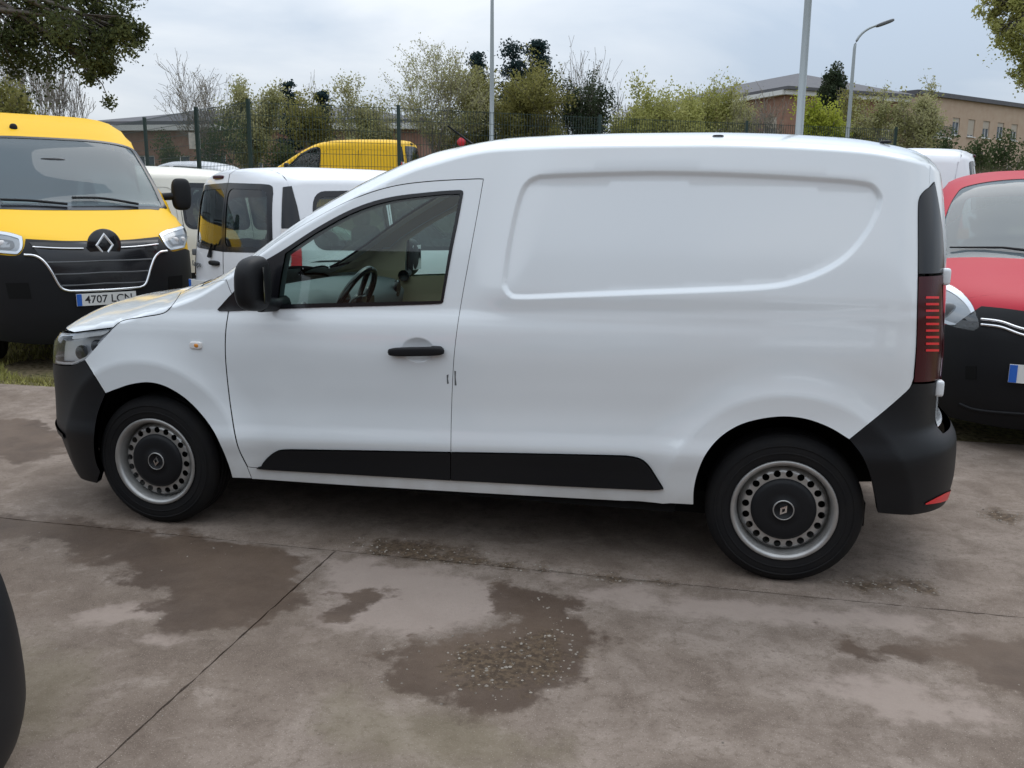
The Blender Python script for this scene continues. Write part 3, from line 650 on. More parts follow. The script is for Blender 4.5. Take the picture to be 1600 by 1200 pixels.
# ------------------------------------------------------------------ ground: terrain sheet, concrete slabs, verge
def mixn(nt, fac, a, b):
    x = nt.nodes.new('ShaderNodeMix'); x.data_type = 'RGBA'
    for i, v in ((0, fac), (6, a), (7, b)):
        if isinstance(v, (tuple, float, int)): x.inputs[i].default_value = (*v, 1) if isinstance(v, tuple) else v
        else: nt.links.new(v, x.inputs[i])
    return x.outputs[2]
def noisen(nt, vec, scale, detail=6, rough=.55, dist=0.):
    n = nt.nodes.new('ShaderNodeTexNoise'); n.inputs['Scale'].default_value = scale; n.inputs['Detail'].default_value = detail; n.inputs['Roughness'].default_value = rough; n.inputs['Distortion'].default_value = dist
    nt.links.new(vec, n.inputs['Vector']); return n.outputs['Fac']
def rangen(nt, v, a, b, lo=0., hi=1., smooth=True):
    r = nt.nodes.new('ShaderNodeMapRange'); r.interpolation_type = 'SMOOTHSTEP' if smooth else 'LINEAR'
    for i, q in ((1, a), (2, b), (3, lo), (4, hi)): r.inputs[i].default_value = q
    nt.links.new(v, r.inputs[0]); return r.outputs[0]
def mathn(nt, op, a, b):
    m = nt.nodes.new('ShaderNodeMath'); m.operation = op
    for i, v in ((0, a), (1, b)):
        if isinstance(v, (int, float)): m.inputs[i].default_value = v
        else: nt.links.new(v, m.inputs[i])
    return m.outputs[0]
def concrete_mat():
    m = bpy.data.materials.new('worn_concrete'); m.use_nodes = True; nt = m.node_tree; b = nt.nodes['Principled BSDF']
    g = nt.nodes.new('ShaderNodeNewGeometry'); P = g.outputs['Position']
    big = noisen(nt, P, .9, 7, .6, .3); mid = noisen(nt, P, 4.5, 7, .62, .4); fine = noisen(nt, P, 60, 5, .7); grit = noisen(nt, P, 230, 2, .6)
    col = mixn(nt, rangen(nt, big, .36, .64), (.165, .136, .114), (.235, .203, .18))
    col = mixn(nt, rangen(nt, mid, .42, .66, 0, .75), col, (.13, .105, .088))
    col = mixn(nt, rangen(nt, mid, .30, .44, .55, 0), col, (.29, .255, .23))
    blot = noisen(nt, P, 15, 8, .72, .6)
    col = mixn(nt, rangen(nt, blot, .50, .66, 0, .55), col, (.115, .092, .075))
    col = mixn(nt, rangen(nt, blot, .32, .44, .35, 0), col, (.30, .265, .24))
    col = mixn(nt, rangen(nt, fine, .5, .70, 0, .6), col, (.10, .08, .066))
    col = mixn(nt, rangen(nt, grit, .60, .70, 0, .6), col, (.46, .42, .38))
    def attr(n): a = nt.nodes.new('ShaderNodeAttribute'); a.attribute_name = n; return a.outputs['Fac']
    edge = mathn(nt, 'MULTIPLY', mathn(nt, 'SUBTRACT', noisen(nt, P, 5, 8, .66), .5), .62)
    wet = rangen(nt, mathn(nt, 'ADD', attr('wet'), edge), -.03, .05)
    mud = rangen(nt, mathn(nt, 'ADD', attr('mud'), mathn(nt, 'MULTIPLY', mathn(nt, 'SUBTRACT', noisen(nt, P, 9, 8, .7), .5), .55)), -.02, .10)
    pale = rangen(nt, mathn(nt, 'ADD', attr('pale'), edge), -.05, .08)
    moss = rangen(nt, mathn(nt, 'ADD', attr('moss'), edge), -.10, .15)
    col = mixn(nt, mathn(nt, 'MULTIPLY', pale, .75), col, (.315, .272, .248))
    col = mixn(nt, mathn(nt, 'MULTIPLY', moss, .35), col, (.15, .14, .085))
    wetc = mixn(nt, rangen(nt, noisen(nt, P, 2.2, 6, .6), .35, .65), (.058, .038, .026), (.105, .076, .056))
    col = mixn(nt, mathn(nt, 'MULTIPLY', wet, .86), col, wetc)
    mudc = mixn(nt, rangen(nt, noisen(nt, P, 40, 6, .7), .4, .62), (.04, .027, .017), (.12, .088, .056))
    col = mixn(nt, mathn(nt, 'MULTIPLY', mud, .85), col, mudc)
    tn = nt.nodes.new('ShaderNodeMix'); tn.data_type = 'RGBA'; tn.blend_type = 'MULTIPLY'; tn.inputs[0].default_value = 1; nt.links.new(col, tn.inputs[6]); tn.inputs[7].default_value = (1.03, .955, .885, 1); col = tn.outputs[2]
    nt.links.new(col, b.inputs['Base Color'])
    r = rangen(nt, wet, 0, 1, .9, .62, False); nt.links.new(r, b.inputs['Roughness']); b.inputs['Specular IOR Level'].default_value = .3
    bp = nt.nodes.new('ShaderNodeBump'); bp.inputs['Strength'].default_value = .6; bp.inputs['Distance'].default_value = .006
    hsum = mathn(nt, 'ADD', mathn(nt, 'MULTIPLY', fine, .6), mathn(nt, 'ADD', mathn(nt, 'MULTIPLY', grit, .35), mathn(nt, 'MULTIPLY', mid, .5)))
    nt.links.new(hsum, bp.inputs['Height']); nt.links.new(bp.outputs[0], b.inputs['Normal'])
    return m
def earth_mat():
    m = bpy.data.materials.new('earth'); m.use_nodes = True; nt = m.node_tree; b = nt.nodes['Principled BSDF']
    g = nt.nodes.new('ShaderNodeNewGeometry'); P = g.outputs['Position']
    col = mixn(nt, rangen(nt, noisen(nt, P, .6, 7, .6), .38, .62), (.15, .145, .05), (.20, .155, .10))
    col = mixn(nt, rangen(nt, noisen(nt, P, 22, 6, .7), .42, .64), col, (.06, .055, .025))
    nt.links.new(col, b.inputs['Base Color']); b.inputs['Roughness'].default_value = .95; b.inputs['Specular IOR Level'].default_value = .1
    bp = nt.nodes.new('ShaderNodeBump'); bp.inputs['Distance'].default_value = .03; nt.links.new(noisen(nt, P, 30, 5), bp.inputs['Height']); nt.links.new(bp.outputs[0], b.inputs['Normal'])
    return m
M['concrete'] = concrete_mat(); M['earth'] = earth_mat()
M['joint'] = pmat('joint_dirt', (.045, .036, .026), .95, noise=(30, .6, (.10, .08, .055)), bump=(60, .6, .01))
def build_ground():
    xs = np.r_[np.linspace(-600, -40, 8), np.linspace(-36, 36, 37), np.linspace(40, 600, 8)]; ys = np.r_[np.linspace(-300, -20, 6), np.linspace(-16, 40, 57), np.linspace(45, 900, 12)]
    V = [(x, y, ground_z(x, y)-.045) for y in ys for x in xs]; n = len(xs)
    F = [(j*n+i, j*n+i+1, (j+1)*n+i+1, (j+1)*n+i) for j in range(len(ys)-1) for i in range(n-1)]
    gr = link('ground', mesh('ground', V, F, True), M['earth']); tag(gr, kind='structure')
    gp = lambda pts: np.array([at_z(x, y, 0)[:2] for x, y in pts])
    wet = [gp(crv(p, 4)) for p in (
        [(-60, 806), (60, 806), (200, 822), (330, 838), (420, 850), (470, 870), (492, 905), (478, 940), (430, 962), (330, 985), (265, 985), (225, 930), (150, 880), (40, 845), (-60, 850), (-60, 806)],
        [(765, 900), (850, 912), (905, 945), (930, 985), (915, 1040), (880, 1085), (800, 1112), (700, 1105), (610, 1075), (560, 1030), (640, 1005), (740, 985), (790, 950), (760, 915), (765, 900)],
        [(1240, 990), (1310, 985), (1400, 1005), (1480, 1000), (1560, 995), (1680, 1010), (1720, 1100), (1600, 1085), (1500, 1040), (1400, 1035), (1320, 1022), (1240, 990)],
        [(-40, 655), (60, 660), (110, 690), (60, 720), (-40, 715), (-40, 655)],
        [(520, 925), (600, 930), (560, 960), (480, 985), (520, 925)])]
    mud = [gp(crv(p, 4)) for p in (
        [(525, 845), (600, 838), (700, 848), (770, 868), (745, 884), (660, 878), (580, 868), (525, 845)],
        [(760, 872), (880, 885), (1000, 900), (1060, 912), (1000, 914), (880, 900), (760, 884), (760, 872)],
        [(1280, 905), (1400, 900), (1470, 918), (1450, 930), (1350, 925), (1280, 905)], [(1510, 800), (1560, 795), (1620, 805), (1620, 815), (1560, 818), (1510, 800)],
        [(700, 1010), (860, 985), (905, 1010), (870, 1070), (760, 1090), (690, 1060), (700, 1010)])]
    pale = [gp(crv(p, 4)) for p in ([(500, 870), (640, 880), (760, 905), (790, 950), (720, 985), (560, 990), (470, 985), (500, 930), (500, 870)], [(860, 905), (1200, 940), (1560, 980), (1300, 985), (1050, 960), (930, 940), (860, 905)],
        [(120, 960), (230, 940), (260, 960), (180, 985), (120, 960)], [(190, 990), (300, 1000), (250, 1030), (190, 990)], [(1250, 1045), (1450, 1070), (1600, 1130), (1400, 1120), (1250, 1045)])]
    moss = [gp(crv(p, 4)) for p in ([(-40, 960), (80, 1000), (150, 1080), (60, 1160), (-40, 1150), (-40, 960)], [(540, 1060), (700, 1110), (900, 1180), (700, 1230), (500, 1150), (540, 1060)])]
    def field(Q, polys): return np.max([segdist(Q, p)*np.where(inpoly(Q, p), 1, -1) for p in polys], 0)
    base = link('paving_bed', mesh('paving_bed', [(-9, -9, -.022), (14, -9, -.022), (14, 1.76, -.022), (-9, 1.76, -.022)], [(0, 1, 2, 3)]), M['joint']); tag(base, kind='structure')
    rng = np.random.default_rng(4)
    ROWS = [(-9, -5.955, [-9, -4.07, .93, 5.94, 14]), (-5.945, -.954, [-9, -4.07, .935, 5.94, 14]), (-.946, 1.76, [-9, -5.1, -.9 - 2.4, 6.4, 14])]
    for y0, y1, X in ROWS:
        for x0, x1 in zip(X[:-1], X[1:]):
            near = y1 > -5.9 and x0 < 6.5 and x1 > -5.2
            sp = .04 if near else .5; a, b, c, d = x0+.0035, x1-.0035, y0, y1
            nx, ny = max(2, int((b-a)/sp)), max(2, int((d-c)/sp)); gx = np.linspace(a, b, nx+1); gy = np.linspace(c, d, ny+1)
            Q = np.array(np.meshgrid(gx, gy)).reshape(2, -1).T.copy(); e = (np.abs(Q[:, 0]-a) < 1e-6) | (np.abs(Q[:, 0]-b) < 1e-6); f = (np.abs(Q[:, 1]-c) < 1e-6) | (np.abs(Q[:, 1]-d) < 1e-6)
            Q[e, 0] += rng.normal(0, .0018, e.sum()); Q[f, 1] += rng.normal(0, .002, f.sum()); z = np.where(e | f, -.004, 0.)
            V = np.c_[Q, z].tolist(); n = nx+1; F = [(j*n+i, j*n+i+1, (j+1)*n+i+1, (j+1)*n+i) for j in range(ny) for i in range(nx)]
            border = [i for i in range(n)]+[j*n+nx for j in range(1, ny+1)]+[ny*n+i for i in range(nx-1, -1, -1)]+[j*n for j in range(ny-1, 0, -1)]
            k0 = len(V); V += [(V[i][0], V[i][1], -.03) for i in border]; m = len(border)
            F += [(border[(i+1) % m], border[i], k0+i, k0+(i+1) % m) for i in range(m)]
            me = mesh('concrete_slab', V, F, False)
            QQ = np.array([v[:2] for v in V])
            for nm, polys in (('wet', wet), ('mud', mud), ('pale', pale), ('moss', moss)):
                at = me.attributes.new(nm, 'FLOAT', 'POINT'); at.data.foreach_set('value', field(QQ, polys).astype(np.float32) if near else np.full(len(V), -1., np.float32))
            link('concrete_slab', me, M['concrete'], base)
    # loose grit, thickest in the damp patches
    mb = MB(); ico = [(0, 0, 1), (.9, 0, .3), (.28, .85, .3), (-.72, .53, .3), (-.72, -.53, .3), (.28, -.85, .3)]
    def pebble(x, y, r):
        a = rng.uniform(0, 6.28); c, s = math.cos(a), math.sin(a); q = rng.uniform(.6, 1.2, 3)
        mb.add([(x+r*(c*px*q[0]-s*py*q[1]), y+r*(s*px*q[0]+c*py*q[1]), r*pz*q[2]*.8-.001) for px, py, pz in ico]+[(x, y, -.003)], [(0, 1, 2), (0, 2, 3), (0, 3, 4), (0, 4, 5), (0, 5, 1)])
    def scatter(poly, n, r0, r1):
        mn, mx_ = poly.min(0), poly.max(0); k = 0
        while k < n:
            q = rng.uniform(mn, mx_)
            if inpoly(q[None], poly)[0]: pebble(q[0], q[1], r0+(r1-r0)*rng.random()**3); k += 1
    for p in mud[:4]: scatter(p, 170, .002, .008)
    scatter(mud[4], 260, .002, .009); scatter(wet[1], 200, .002, .007); scatter(wet[0], 60, .002, .006)
    scatter(np.array([(-3, -3.4), (6, -3.4), (6, 1.6), (-3, 1.6)]), 700, .0015, .006)
    tag(mb.build('grit', pmat('grit_stone', (.34, .30, .25), .9, noise=(20, 1., (.12, .10, .08)))), 'loose pale grit scattered over the concrete', 'grit', kind='stuff')
    # short rough grass on the verge beyond the concrete
    g = MB(); k = 0; V = []; F = []
    for _ in range(26000):
        x = rng.uniform(-7.5, -1.2); y = 1.70+abs(rng.normal(0, 1.3)); 
        if y > 5.5 or (math.sin(x*2.3)+math.sin(y*3.1+x) < -1.2): continue
        a = rng.uniform(0, PI); hgt = rng.uniform(.02, .06)*(1.2 if y > 2 else .6); w = .005; lx, ly = rng.normal(0, .02, 2); i = len(V); z = ground_z(x, y)-.045
        V += [(x-w*math.cos(a), y-w*math.sin(a), z), (x+w*math.cos(a), y+w*math.sin(a), z), (x+lx, y+ly, z+hgt)]; F.append((i, i+1, i+2))
    tag(link('verge_grass', mesh('verge_grass', V, F), pmat('grass_blade', (.25, .25, .055), .8, noise=(1.5, .8, (.33, .28, .10)))), 'short yellow-green grass on the verge under the yellow van', 'grass', kind='stuff')
build_ground()
# ------------------------------------------------------------------ other vehicles
def hit2(B, px, loc, rz):          # measured outline -> points on a vehicle that stands elsewhere (local coordinates)
    px = np.atleast_2d(np.asarray(px, float)); D = rays(px); c, sn = math.cos(-rz), math.sin(-rz); R = np.array([[c, -sn, 0], [sn, c, 0], [0, 0, 1]])
    o = R@(CAM_POS-np.asarray(loc, float)); D = D@R.T; d0 = np.linalg.norm(o-np.array([1.3, 0, 1.]))
    k = np.linspace(max(.5, d0-3.6), d0+3.2, 1500); Fv = B.F(o+k[None, :, None]*D[:, None, :]); ins = Fv > 0
    i = np.where(ins.any(1), ins.argmax(1), Fv.argmax(1)); i = np.clip(i, 1, 1499); lo, hi = k[i-1].copy(), k[i].copy()
    for _ in range(25):
        m = .5*(lo+hi); q = B.F(o+m[:, None]*D) > 0; hi = np.where(q, m, hi); lo = np.where(q, lo, m)
    return o+hi[:, None]*D
def section(B, x, zlow, n=22):     # near flank of the section at x, from zlow over the top to the middle
    p = B.sidep([(x, zlow)])[0]; a = np.linspace(math.atan2(p[2]-B.z0, -p[1]), PI/2, n); return B.to3('roll', np.c_[np.full(n, x), .9*a])
def arc(cx, cz, r, a0, a1, n=20): return [(cx+r*math.cos(a), cz+r*math.sin(a)) for a in np.linspace(a0, a1, n)]
def seam(B, name, par, P, parent, mat, w=.006, off=.0012):
    q = dedupe(B.to2(par, np.asarray(P)), 1e-3); t = np.gradient(q, axis=0); n = np.c_[-t[:, 1], t[:, 0]]/(np.hypot(*t.T)[:, None]+1e-9)
    lo = np.vstack([q+n*w/2, (q-n*w/2)[::-1]]); return B.panel(name, par, B.to3(par, lo), mat, parent, sp=.2, off=off, gap=0, flange=0)
def tube_on(B, name, P, r, mat, parent, off=0., par='front', n=8):
    q = B.to2(par, np.asarray(P)); A, N = B.nrm(par, q); return MB().tube(A+off*N, r, n).build(name, mat, parent)
def rounded(pts, r, n=5):          # rounded polygon in 2-D
    P = np.array(pts, float); out = []
    for i in range(len(P)):
        a, b, c = P[i-1], P[i], P[(i+1) % len(P)]; u = (a-b)/np.linalg.norm(a-b); v = (c-b)/np.linalg.norm(c-b); d = min(r, .45*np.linalg.norm(a-b), .45*np.linalg.norm(c-b))
        for k in range(n+1):
            t = k/n; out.append((b+u*d)*(1-t)**2+b*2*t*(1-t)+(b+v*d)*t*t)
    return np.array(out)

KB = Body(side=[(.1, .82), (.2, .86), (.3, .88), (.5, .905), (.7, .912), (.9, .905), (1.02, .89), (1.1, .872), (1.3, .835), (1.5, .795), (1.65, .76), (1.9, .70)],
          top=[(-1.0, .45), (-.92, .70), (-.86, .84), (-.78, .925), (-.6, 1.0), (-.4, 1.055), (-.2, 1.10), (-.05, 1.14), (.05, 1.18), (.3, 1.335), (.55, 1.49), (.8, 1.63), (1.0, 1.71), (1.2, 1.755), (1.5, 1.785), (2.0, 1.80), (2.5, 1.80), (2.9, 1.785), (3.1, 1.765), (3.2, 1.735), (3.4, 1.62)],
          rd=[(-1.0, .16), (0, .13), (.3, .14), (.9, .14), (1.3, .12), (3.4, .13)],
          tipF=[(.1, -.80), (.2, -.85), (.35, -.89), (.5, -.90), (.7, -.885), (.85, -.85), (1.0, -.79), (1.3, -.7)],
          tipR=[(.1, 3.26), (.3, 3.33), (.5, 3.34), (.60, 3.33), (.68, 3.285), (1.0, 3.27), (1.4, 3.235), (1.7, 3.17), (1.9, 3.1)],
          xsF=.15, xsR=2.7, pqF=(3.6, 2.1), pqR=(5, 2.4), pqT=(1.8, 3.2), cxR=2.2,
          extra=lambda x, z: .018*np.maximum(np.clip(1-(np.hypot(x, z-.31)-.43)/.12, 0, 1)**2*(np.hypot(x, z-.31) > .43)+(np.hypot(x, z-.31) <= .43), np.clip(1-(np.hypot(x-2.70, z-.31)-.43)/.12, 0, 1)**2*(np.hypot(x-2.70, z-.31) > .43)+(np.hypot(x-2.70, z-.31) <= .43)))
RED_RZ = math.radians(76.4); _p = at_depth(1654, 587, 5.3); RED_LOC = (_p[0]+.89*math.cos(RED_RZ), _p[1]+.89*math.sin(RED_RZ), 0)
def corner_fit(dep):
    c1 = at_depth(436, 318, dep); best = None
    for al in np.linspace(-.3, 1.0, 131):
        rz = PI+al; c, s = math.cos(rz), math.sin(rz); loc = np.array([c1[0]-(c*3.16-s*.80), c1[1]-(s*3.16+c*.80)])
        q = np.array([loc[0]+c*3.16-s*-.80, loc[1]+s*3.16+c*-.80, 1.45])-CAM_POS; X = 800+CAM_F*(q@AX[0])/(q@AX[2])
        if best is None or abs(X-281) < best[0]: best = (abs(X-281), rz, loc)
    return best
_b = corner_fit(7.3); KAN_RZ = _b[1]; KAN_LOC = (*_b[2], 0)
def build_small_van():
    B = KB; T = thing('small_van', 'white small van with glazed rear doors, its tail towards the yellow van', 'van', KAN_LOC, KAN_RZ, 'small vans on the lot')
    hr = lambda *segs: hit2(B, chain(*segs), RED_LOC, RED_RZ)*np.array([1, -1, 1])     # outlines measured on the red van's front, turned to its -y half
    hk = lambda *segs: hit2(B, chain(*segs), KAN_LOC, KAN_RZ)                           # outlines measured on the white van's tail and flank (+y side)
    xf, xr = -.66, 3.02
    ws_s = B.topz(crv([(.08, -.755), (.4, -.73), (.7, -.69), (.90, -.64)], 6)); ws_t = B.topz(crv([(.90, -.64), (.945, -.58), (.99, -.3), (1.0, 0.)], 6)); ws_b = B.topz(crv([(-.02, 0.), (0., -.3), (.04, -.65), (.08, -.755)], 6))
    hws = sym(np.vstack([ws_t[::-1], ws_s[::-1][1:], ws_b[::-1][1:]]))
    wins = [rounded([(2.10, 1.10), (2.86, 1.13), (2.80, 1.53), (2.12, 1.55)], .10), rounded([(1.22, 1.08), (2.0, 1.10), (2.0, 1.55), (1.26, 1.55)], .08), rounded([(.32, 1.06), (1.12, 1.08), (1.14, 1.55), (.98, 1.55), (.70, 1.40)], .06)]
    hs = [B.sidep(w, sg) for w in wins for sg in (-1, 1)]
    nearp = np.vstack([section(B, xf, .50)[::-1], B.sidep([(-.50, .44), (-.40, .32)]+arc(0, .31, .385, PI-.02, .02)+[(.42, .24), (2.28, .24)]+arc(2.70, .31, .385, PI-.02, .02)), section(B, xr, .34)])
    S = B.panel('body_shell', 'roll', sym(nearp), M['white2'], T, holes=hs+[hws], sp=.05, gap=0, flange=.012)
    B.panel('cabin_lining', 'roll', sym(np.vstack([section(B, .05, 1.0)[::-1], B.sidep([(.05, .45), (2.95, .45)]), section(B, 2.95, .9)])), M['grey'], T, holes=hs+[hws], sp=.1, off=-.04, gap=0, flange=0)
    B.panel('windscreen', 'roll', hws, M['glassw'], T, sp=.07, off=-.004, gap=0, flange=0)
    for w in wins:
        for sg in (-1, 1):
            P = B.sidep(w, sg); o = B.panel('side_window', 'roll', P, M['glassd'], T, sp=.1, off=-.003, gap=-.004, flange=0)
            big = B.to3('roll', inset(dedupe(B.to2('roll', P), 1e-3), -.035)); B.panel('window_surround', 'roll', big, M['gloss'], o, holes=[P], sp=.1, off=.002, gap=0, flange=.003)
    for sg in (-1, 1):
        for ln in ([(1.17, 1.62), (1.17, .9), (1.10, .3)], [(2.06, 1.60), (2.05, 1.0), (2.04, .3)], [(.20, 1.12), (.26, .8), (.42, .3)]):
            seam(B, 'door_seam', 'roll', B.sidep(crv(ln, 8), sg), T, M['under'])
        st = B.sidep([(2.0, .985), (2.95, 1.0)], sg); seam(B, 'slide_track', 'roll', crv(st, 10), T, M['under'], .014)
        MB().blob(B.sidep([(1.28, .93)], sg)[0]+np.array([0, sg*.012, 0]), (.17, .03, .035), 4).build('door_handle', M['plastic'], T)
        MB().blob(B.sidep([(.98, .92)], sg)[0]+np.array([0, sg*.012, 0]), (.17, .03, .035), 4).build('door_handle', M['plastic'], T)
        c = B.sidep([(.42, 1.10)], sg)[0]+np.array([0, sg*.13, .02]); mm = MB().blob(c, (.11, .19, .23), 3.2); mm.tube([c+np.array([0, -sg*.05, -.06]), c+np.array([.02, -sg*.17, -.08])], .03, 8)
        mo = mm.build('door_mirror', M['plastic'], T); MB().blob(c+np.array([.055, 0, 0]), (.012, .15, .18), 5).build('mirror_glass', M['mirror'], mo)
        B.panel('side_moulding', 'roll', B.sidep(rounded([(.50, .42), (2.22, .44), (2.22, .56), (.48, .54)], .04), sg), M['plastic'], T, sp=.1, off=.012, gap=0, flange=.014)
    # nose
    top = section(B, xf, .50); lowf = B.to2('front', np.vstack([B.sidep([(xf, .50)]), B.sidep([(-.60, .47)])]))
    fe = np.vstack([top[::-1], B.to3('front', np.array([[lowf[0][0]*.8, .52], [-.5, .6], [0, .6]]))])
    B.panel('front_end', 'front', sym(fe), M['white2'], T, sp=.04, gap=0, flange=0)
    bq = B.to2('front', B.sidep([(-.36, .72), (-.42, .45), (-.42, .30), (-.46, .20)])); band = np.vstack([B.to2('front', hr([(1654, 493), (1610, 488.5), (1570, 483.5), (1534, 480)])), [[-.62, .765], [-.80, .75]]])
    FB = B.panel('front_bumper', 'front', sym(B.to3('front', np.vstack([band, bq, [[-.6, .17], [-.3, .16], [0, .16]]]))), M['plastic'], T, sp=.05, off=.012, gap=0, flange=.03)
    hlp = hr([(1460, 440), (1478, 444), (1500, 456), (1518, 475), (1529, 500)], [(1529, 500), (1530, 511), (1522, 517)], [(1522, 517), (1500, 513), (1478, 506), (1455, 495)], [(1455, 495), (1452, 465), (1460, 440)])
    HL = B.panel('headlight', 'front', hlp, M['lens'], T, sp=.03, off=.012, gap=0, flange=.03, both=True)
    for i, hl in enumerate(HL):
        k = np.array([1, -1 if i else 1, 1]); q = dedupe(B.to2('front', hlp), 1e-3)
        B.panel('bezel', 'front', hlp*k, M['lampref'], hl, holes=[B.to3('front', inset(q, .022))*k], sp=.03, off=.008, gap=.001, flange=.03)
        B.panel('reflector', 'front', B.to3('front', inset(q, .012))*k, M['lampgrey'], hl, sp=.03, off=.004, gap=0, flange=0)
        c = B.to3('front', q.mean(0)[None])[0]*k; MB().blob(c+np.array([-.004, 0, -.01]), (.05, .10, .10), 2.3).build('lamp_bulb', M['grey'], hl)
    gq = hr([(1654, 494), (1610, 490), (1570, 484), (1533, 481)], [(1533, 506), (1570, 516), (1610, 527), (1654, 533)])
    G = B.panel('grille', 'front', sym(gq), M['plastic'], T, sp=.05, off=.013, gap=0, flange=.02)
    for a in ([(1534, 500), (1565, 504), (1600, 515), (1654, 524)], [(1534, 508), (1565, 512), (1600, 524), (1654, 534)]):
        P = hr(a); tube_on(B, 'chrome_strip', np.vstack([P, mirr(P)[1:]]), .009, M['chrome'], G, .018)
    for i in (1, -1):
        fq = hr([(1510, 572), (1527, 572)], [(1527, 592), (1510, 592)])*np.array([1, i, 1]); B.panel('fog_recess', 'front', fq, M['under'], FB, sp=.05, off=.014, gap=0, flange=.002)
    P = hr([(1500, 630), (1530, 640), (1600, 646), (1654, 648)]); tube_on(B, 'bumper_lip', np.vstack([P, mirr(P)[1:]]), .012, M['plastic'], FB, .010)
    number_plate(T, tuple(B.endp([(0, .515)])[0]+np.array([-.022, 0, 0])), (0, 0, -PI/2), None)
    for y0, y1 in ((-.60, .08), (.0, .66)):
        MB().tube(B.topz([(.035+.02*abs(y0), y0), (.10, (y0+y1)/2), (.14, y1)])+np.array([-.0, 0, .018]), [.014, .009, .006], 6).build('wiper', M['plastic'], T)
    # tail
    back = section(B, xr, .34)
    for sg in (1, -1):
        k = np.array([1, sg, 1]); zt = B.to2('rear', back[-1:])[0][1]
        ed = np.vstack([B.to3('rear', np.array([[-.005, .58], [-.005, 1.0], [-.005, zt-.01]])), back[::-1][1:-3], B.to3('rear', np.array([[B.to2('rear', back[3:4])[0][0], .58]]))])
        wq = B.endp(rounded([(-.03, 1.10), (-.64, 1.12), (-.585, 1.585), (-.03, 1.60)], .08), 'rear')
        d = B.panel('rear_door', 'rear', ed*k, M['white2'], T, holes=[wq*k], sp=.04, gap=0, flange=.012)
        o = B.panel('rear_window', 'rear', wq*k, M['glassd'], d, sp=.08, off=-.003, gap=-.004, flange=0)
        big = B.endp(np.vstack([[(-.003, 1.055)], rounded([(-.70, 1.075), (-.635, 1.635)], .10) if 0 else chain([(-.003, 1.055), (-.6, 1.07)], [(-.6, 1.07), (-.665, 1.085), (-.69, 1.14)], [(-.69, 1.14), (-.64, 1.56)], [(-.64, 1.56), (-.62, 1.615), (-.57, 1.635)], [(-.57, 1.635), (-.003, 1.65)])[1:]]), 'rear'); B.panel('window_surround', 'rear', big*k, M['gloss'], d, holes=[wq*k], sp=.06, off=.002, gap=0, flange=.004)
        lq = B.endp([(-.745, .80), (-.76, 1.02), (-.745, 1.27)], 'rear'); so = B.sidep([(2.985, 1.27), (3.01, 1.02), (3.03, .80)])
        t = B.panel('tail_light', 'rear', np.vstack([lq, so])*k, M['clear'], T, sp=.04, off=.006, gap=0, flange=.015)
        B.panel('red_lens', 'rear', np.vstack([B.sidep([(3.075, 1.265), (3.085, 1.02), (3.10, .93)]), B.sidep([(3.02, .93), (3.012, 1.02), (2.99, 1.265)])])*k, M['redbar'], t, sp=.03, off=.009, gap=0, flange=.004)
        B.panel('amber_lens', 'rear', np.vstack([B.endp([(-.75, .81), (-.755, .92)], 'rear'), B.sidep([(3.015, .92), (3.03, .81)])])*k, M['amber'], t, sp=.03, off=.009, gap=0, flange=.004)
        B.panel('lamp_cover', 'rear', np.vstack([B.endp([(-.745, 1.275), (-.725, 1.45), (-.70, 1.61)], 'rear'), B.sidep([(3.0, 1.62), (2.985, 1.45), (2.975, 1.275)])])*k, M['gloss'], T, sp=.04, off=.005, gap=0, flange=.012)
        for z in (.74, 1.02): MB().blob(B.endp([(-.72, z)], 'rear')[0]*k+np.array([.012, 0, 0]), (.04, .06, .06), 5).build('hinge', M['grey'], d)
    RB = B.panel('rear_bumper', 'rear', sym(np.vstack([B.to3('rear', np.array([[0, .57], [-.5, .57]])), B.sidep([(3.0, .58), (3.02, .34)]), B.to3('rear', np.array([[-.6, .27], [0, .26]]))])), M['plastic'], T, sp=.06, off=.012, gap=0, flange=.03)
    MB().blob(B.endp([(-.20, 1.70)], 'rear')[0]+np.array([.004, 0, 0]), (.03, .20, .035), 4).build('brake_light', M['darkred'], T)
    h1 = B.endp([(-.15, .95)], 'rear')[0]; MB().blob(h1+np.array([.012, 0, 0]), (.04, .19, .045), 3).build('tail_handle', M['plastic'], T)
    w1 = B.endp([(-.235, 1.0), (-.18, 1.12)], 'rear'); MB().tube([w1[0]+np.array([.02, 0, 0]), w1[1]+np.array([.02, 0, 0])], [.02, .01], 8).build('rear_wiper', M['plastic'], T)
    t1 = B.endp([(-.56, .92)], 'rear')[0]; text_mesh('model_lettering', 'Kangoo', .075, M['grey'], T, tuple(t1+np.array([.022, 0, 0])), (PI/2, 0, PI/2-.12), .001)
    p1 = B.endp([(-.42, .72)], 'rear')[0]; number_plate(T, tuple(p1+np.array([.012, 0, 0])), (0, 0, PI/2), None)
    # inside and underneath
    MB().box((1.3, 0, .28), (3.2, 1.4, .10)).build('floor_pan', M['under'], T)
    MB().blob((.30, 0, .88), (.55, 1.5, .42), 5).build('dashboard', M['seat'], T)
    for y in (-.38, .38):
        s = MB(); s.blob((1.15, y, .62), (.5, .48, .18), 4); s.blob((1.42, y, .95), (.16, .46, .62), 4, rot=Matrix.Rotation(.2, 3, 'Y')); s.blob((1.52, y, 1.34), (.09, .27, .18), 3); s.build('seat', M['seat'], T)
    s = MB(); s.blob((2.2, 0, .62), (.5, 1.2, .18), 5); s.blob((2.48, 0, .95), (.16, 1.2, .60), 5); 
    for y in (-.4, .4): s.blob((2.52, y, 1.32), (.09, .25, .15), 3)
    s.build('rear_bench', M['seat'], T)
